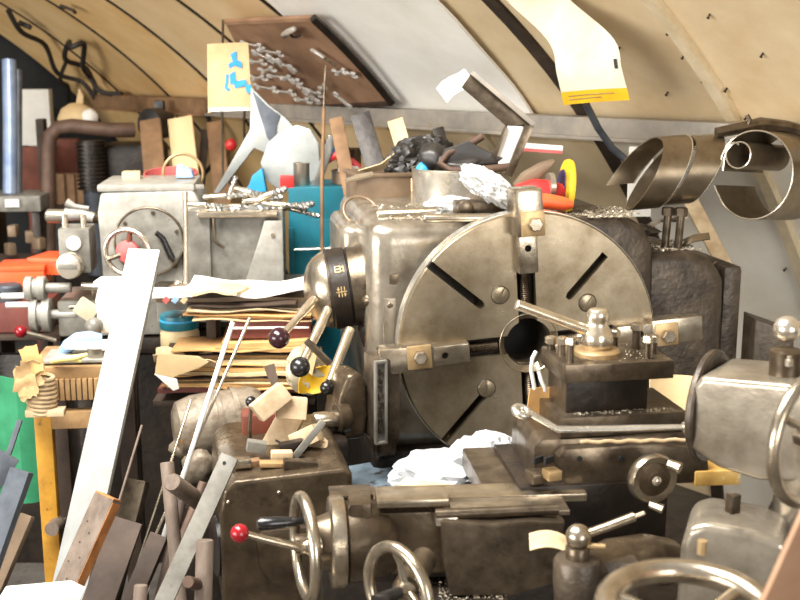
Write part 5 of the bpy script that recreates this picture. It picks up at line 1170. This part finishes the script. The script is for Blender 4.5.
g = G(fr(56, 525, 2.95, 0)); g.rev([(7, -8), (7, 14)], (0, -1, .1), (0, 0, 0), 20); g.box((0, 14, -60), (10, 10, 120)); solo(g, 'stub_shaft', 'wood_grey', 'grey round stub behind the yellow leg', 'shaft')
for i, (a, b, r) in enumerate((((204, 482), (182, 540), 5), ((182, 500), (168, 560), 5))):
    rod(a, b, r, 'dark_wood' if i else 'rust_pipe', 'dark_bar', ('rusty dark bar in the shadow beside the motor', 'dark wooden bar in the shadow by the round bar')[i], 'bar', 2.6, 2.45)

# ------------------------------------------------------------------ wooden bench with yellow leg
WBN = T('wooden_bench', 'rough wooden bench with chipped yellow painted leg', 'bench'); M = fr(78, 372, 2.9, 6)
G(M).box((-4, 40, 0), (88, 90, 14), 2).build('top', 'wood_old', WBN)
for k in range(13): G(M).box((-32 + k * 5.6, -6, -16), (4.6, 5, 22), 1).build('slat', 'wood_old', WBN)
G(M).box((-2, 0, -48), (80, 14, 18), 1.5).build('front_rail', 'wood_old', WBN)
zb = W(78, 379, 2.9).z / (2.9 / FPX)
for (x, y, m) in ((-36, 0, 'yellow_paint'), (38, 60, 'dark_wood'), (-36, 78, 'dark_wood'), (38, 84, 'dark_wood')):
    G(M).box((x, y, -zb / 2 - 3), (17, 15, zb - 6), 1.2).build('leg', m, WBN)
CO = T('rope_coil', 'tight coil of pale cord wound round the bench corner', 'cord'); M = fr(45, 394, 2.86, 4)
for k in range(9): G(M).ring((-3, -2, 18 - k * 4.4), 13.5 - .3 * abs(k - 4), 2.3, (.12, 0, 1), 28, 8).build('turn', 'rope', CO)
TCB = T('torn_cardboard', 'torn tan cardboard and paper stuck on the bench corner', 'cardboard'); M = fr(34, 372, 2.82, 4)
random.seed(9)
for k in range(7):
    x, z, a = random.uniform(-10, 10), random.uniform(-20, 16), random.uniform(-24, 24); w, h = random.uniform(14, 24), random.uniform(18, 32)
    sd = k * 2.7
    G(M).sheet(5, 5, lambda u, v: ((u - .5) * w * (1 + .2 * noise.noise(Vector((v * 3, sd, 0)))), -3 + 3 * noise.noise(Vector((u * 2, v * 2, sd))) - k * .6, (v - .5) * h * (1 + .25 * noise.noise(Vector((u * 3, sd, 3))))), .8, Mx(x, 0, z, a, a * .5, a)).build('torn_piece', ('cardboard', 'paper_brown', 'cardboard')[k % 3], TCB)
g = G(fr(45, 413, 2.84, 6)); g.box((0, 4, 0), (38, 14, 7), 1); solo(g, 'wood_cleat', 'wood_pale', 'small pale wooden cleat under the cord coil', 'cleat')
g = G(fr(72, 363, 2.88, 6)); g.box((2, 30, 0), (66, 50, 3), .6); solo(g, 'white_tray', 'grey_pale', 'flat pale grey tray on the wooden bench', 'tray')
g = G(fr(94, 362, 2.9, 0)); g.rev([(9.5, 0), (10, 1), (10, 17), (10.4, 18), (9.4, 18), (9, 3), (.01, 2.5)], (0, 0, 1), (0, 14, -6), 28); tcan = solo(g, 'small_tin', 'tin', 'small silver tin on the bench beside the white plank', 'tin')
g = G(fr(75, 345, 2.95, 0)); g.tube([(-16, 10, -10), (-8, 6, -2), (2, 4, 4), (14, 6, 6), (24, 10, 4)], [5, 7, 8, 7, 5], 12); solo(g, 'blue_rag', 'blue_cloth', 'pale blue rag twisted over the bench clutter', 'rag')
g = G(fr(88, 347, 2.92, -8)); g.box((0, 10, 0), (50, 24, 6), 1.5); solo(g, 'white_packet', 'paper_white', 'flat white packet on the bench by the blue rag', 'packet')
g = G(fr(66, 360, 2.86, 0)); g.tube([(-16, 4, -2), (-2, 0, 1), (10, 2, 2), (20, 6, 4)], [3, 3.5, 3, 2], 10).tube([(-12, 4, 2), (2, 2, 1), (14, 4, -2)], [2.5, 3, 2], 10); solo(g, 'hand_pliers', 'yellow_pale', 'pale yellow handled pliers on the bench tray', 'pliers')
g = G(fr(92, 328, 3.05, 0)); g.ball((0, 8, 0), 9); solo(g, 'grey_ball', 'grey_machine', 'round grey knob on the bench behind the blue rag', 'knob')
WP = T('white_bottle', 'squat white plastic bottle behind the white plank', 'bottle'); M = fr(112, 330, 3.1, 0)
G(M).prism([(-14, -4), (-16, 30), (-12, 44), (22, 44), (24, -4)], 0, 40, 4).build('body', 'paper_white', WP); G(M).box((2, 20, 46), (40, 30, 4), 1).build('cap', 'paper_white', WP)
g = G(fr(85, 311, 3.3, 0)); g.box((0, 6, 0), (22, 8, 18), 2, Mx(0, 0, 0, 0, 0, 35)); solo(g, 'olive_block', 'glove', 'tilted tan block hanging below the small lathe saddle', 'block')
g = G(fr(22, 440, 3.3, 0)); g.sheet(8, 8, lambda u, v: ((u - .5) * 70, 6 * math.sin(u * 9), (v - .5) * 130), 1.2); solo(g, 'green_sheet', 'green_cloth', 'green sheet hanging behind the wooden bench', 'sheet')
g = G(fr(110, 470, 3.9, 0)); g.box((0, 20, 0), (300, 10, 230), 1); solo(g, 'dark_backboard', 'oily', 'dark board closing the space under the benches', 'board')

# ------------------------------------------------------------------ put every origin at the base of its thing
bpy.context.view_layer.update()
for o in list(COL.objects):
    if o.parent is not None or o.type not in ('EMPTY', 'MESH') or o.name == 'wall_right': continue
    if o.location.length > 1e-6: continue
    ms = [o] if o.type == 'MESH' else [c for c in o.children]
    allm = ms + [c for q in ms for c in q.children]
    co = [v.co for q in allm if q.type == 'MESH' for v in q.data.vertices]
    if not co: continue
    lo = Vector([min(c[k] for c in co) for k in range(3)]); hi = Vector([max(c[k] for c in co) for k in range(3)])
    base = Vector(((lo.x + hi.x) / 2, (lo.y + hi.y) / 2, lo.z))
    for q in set(x.data for x in allm if x.type == 'MESH'):
        q.transform(Matrix.Translation(-base))
    o.location = base
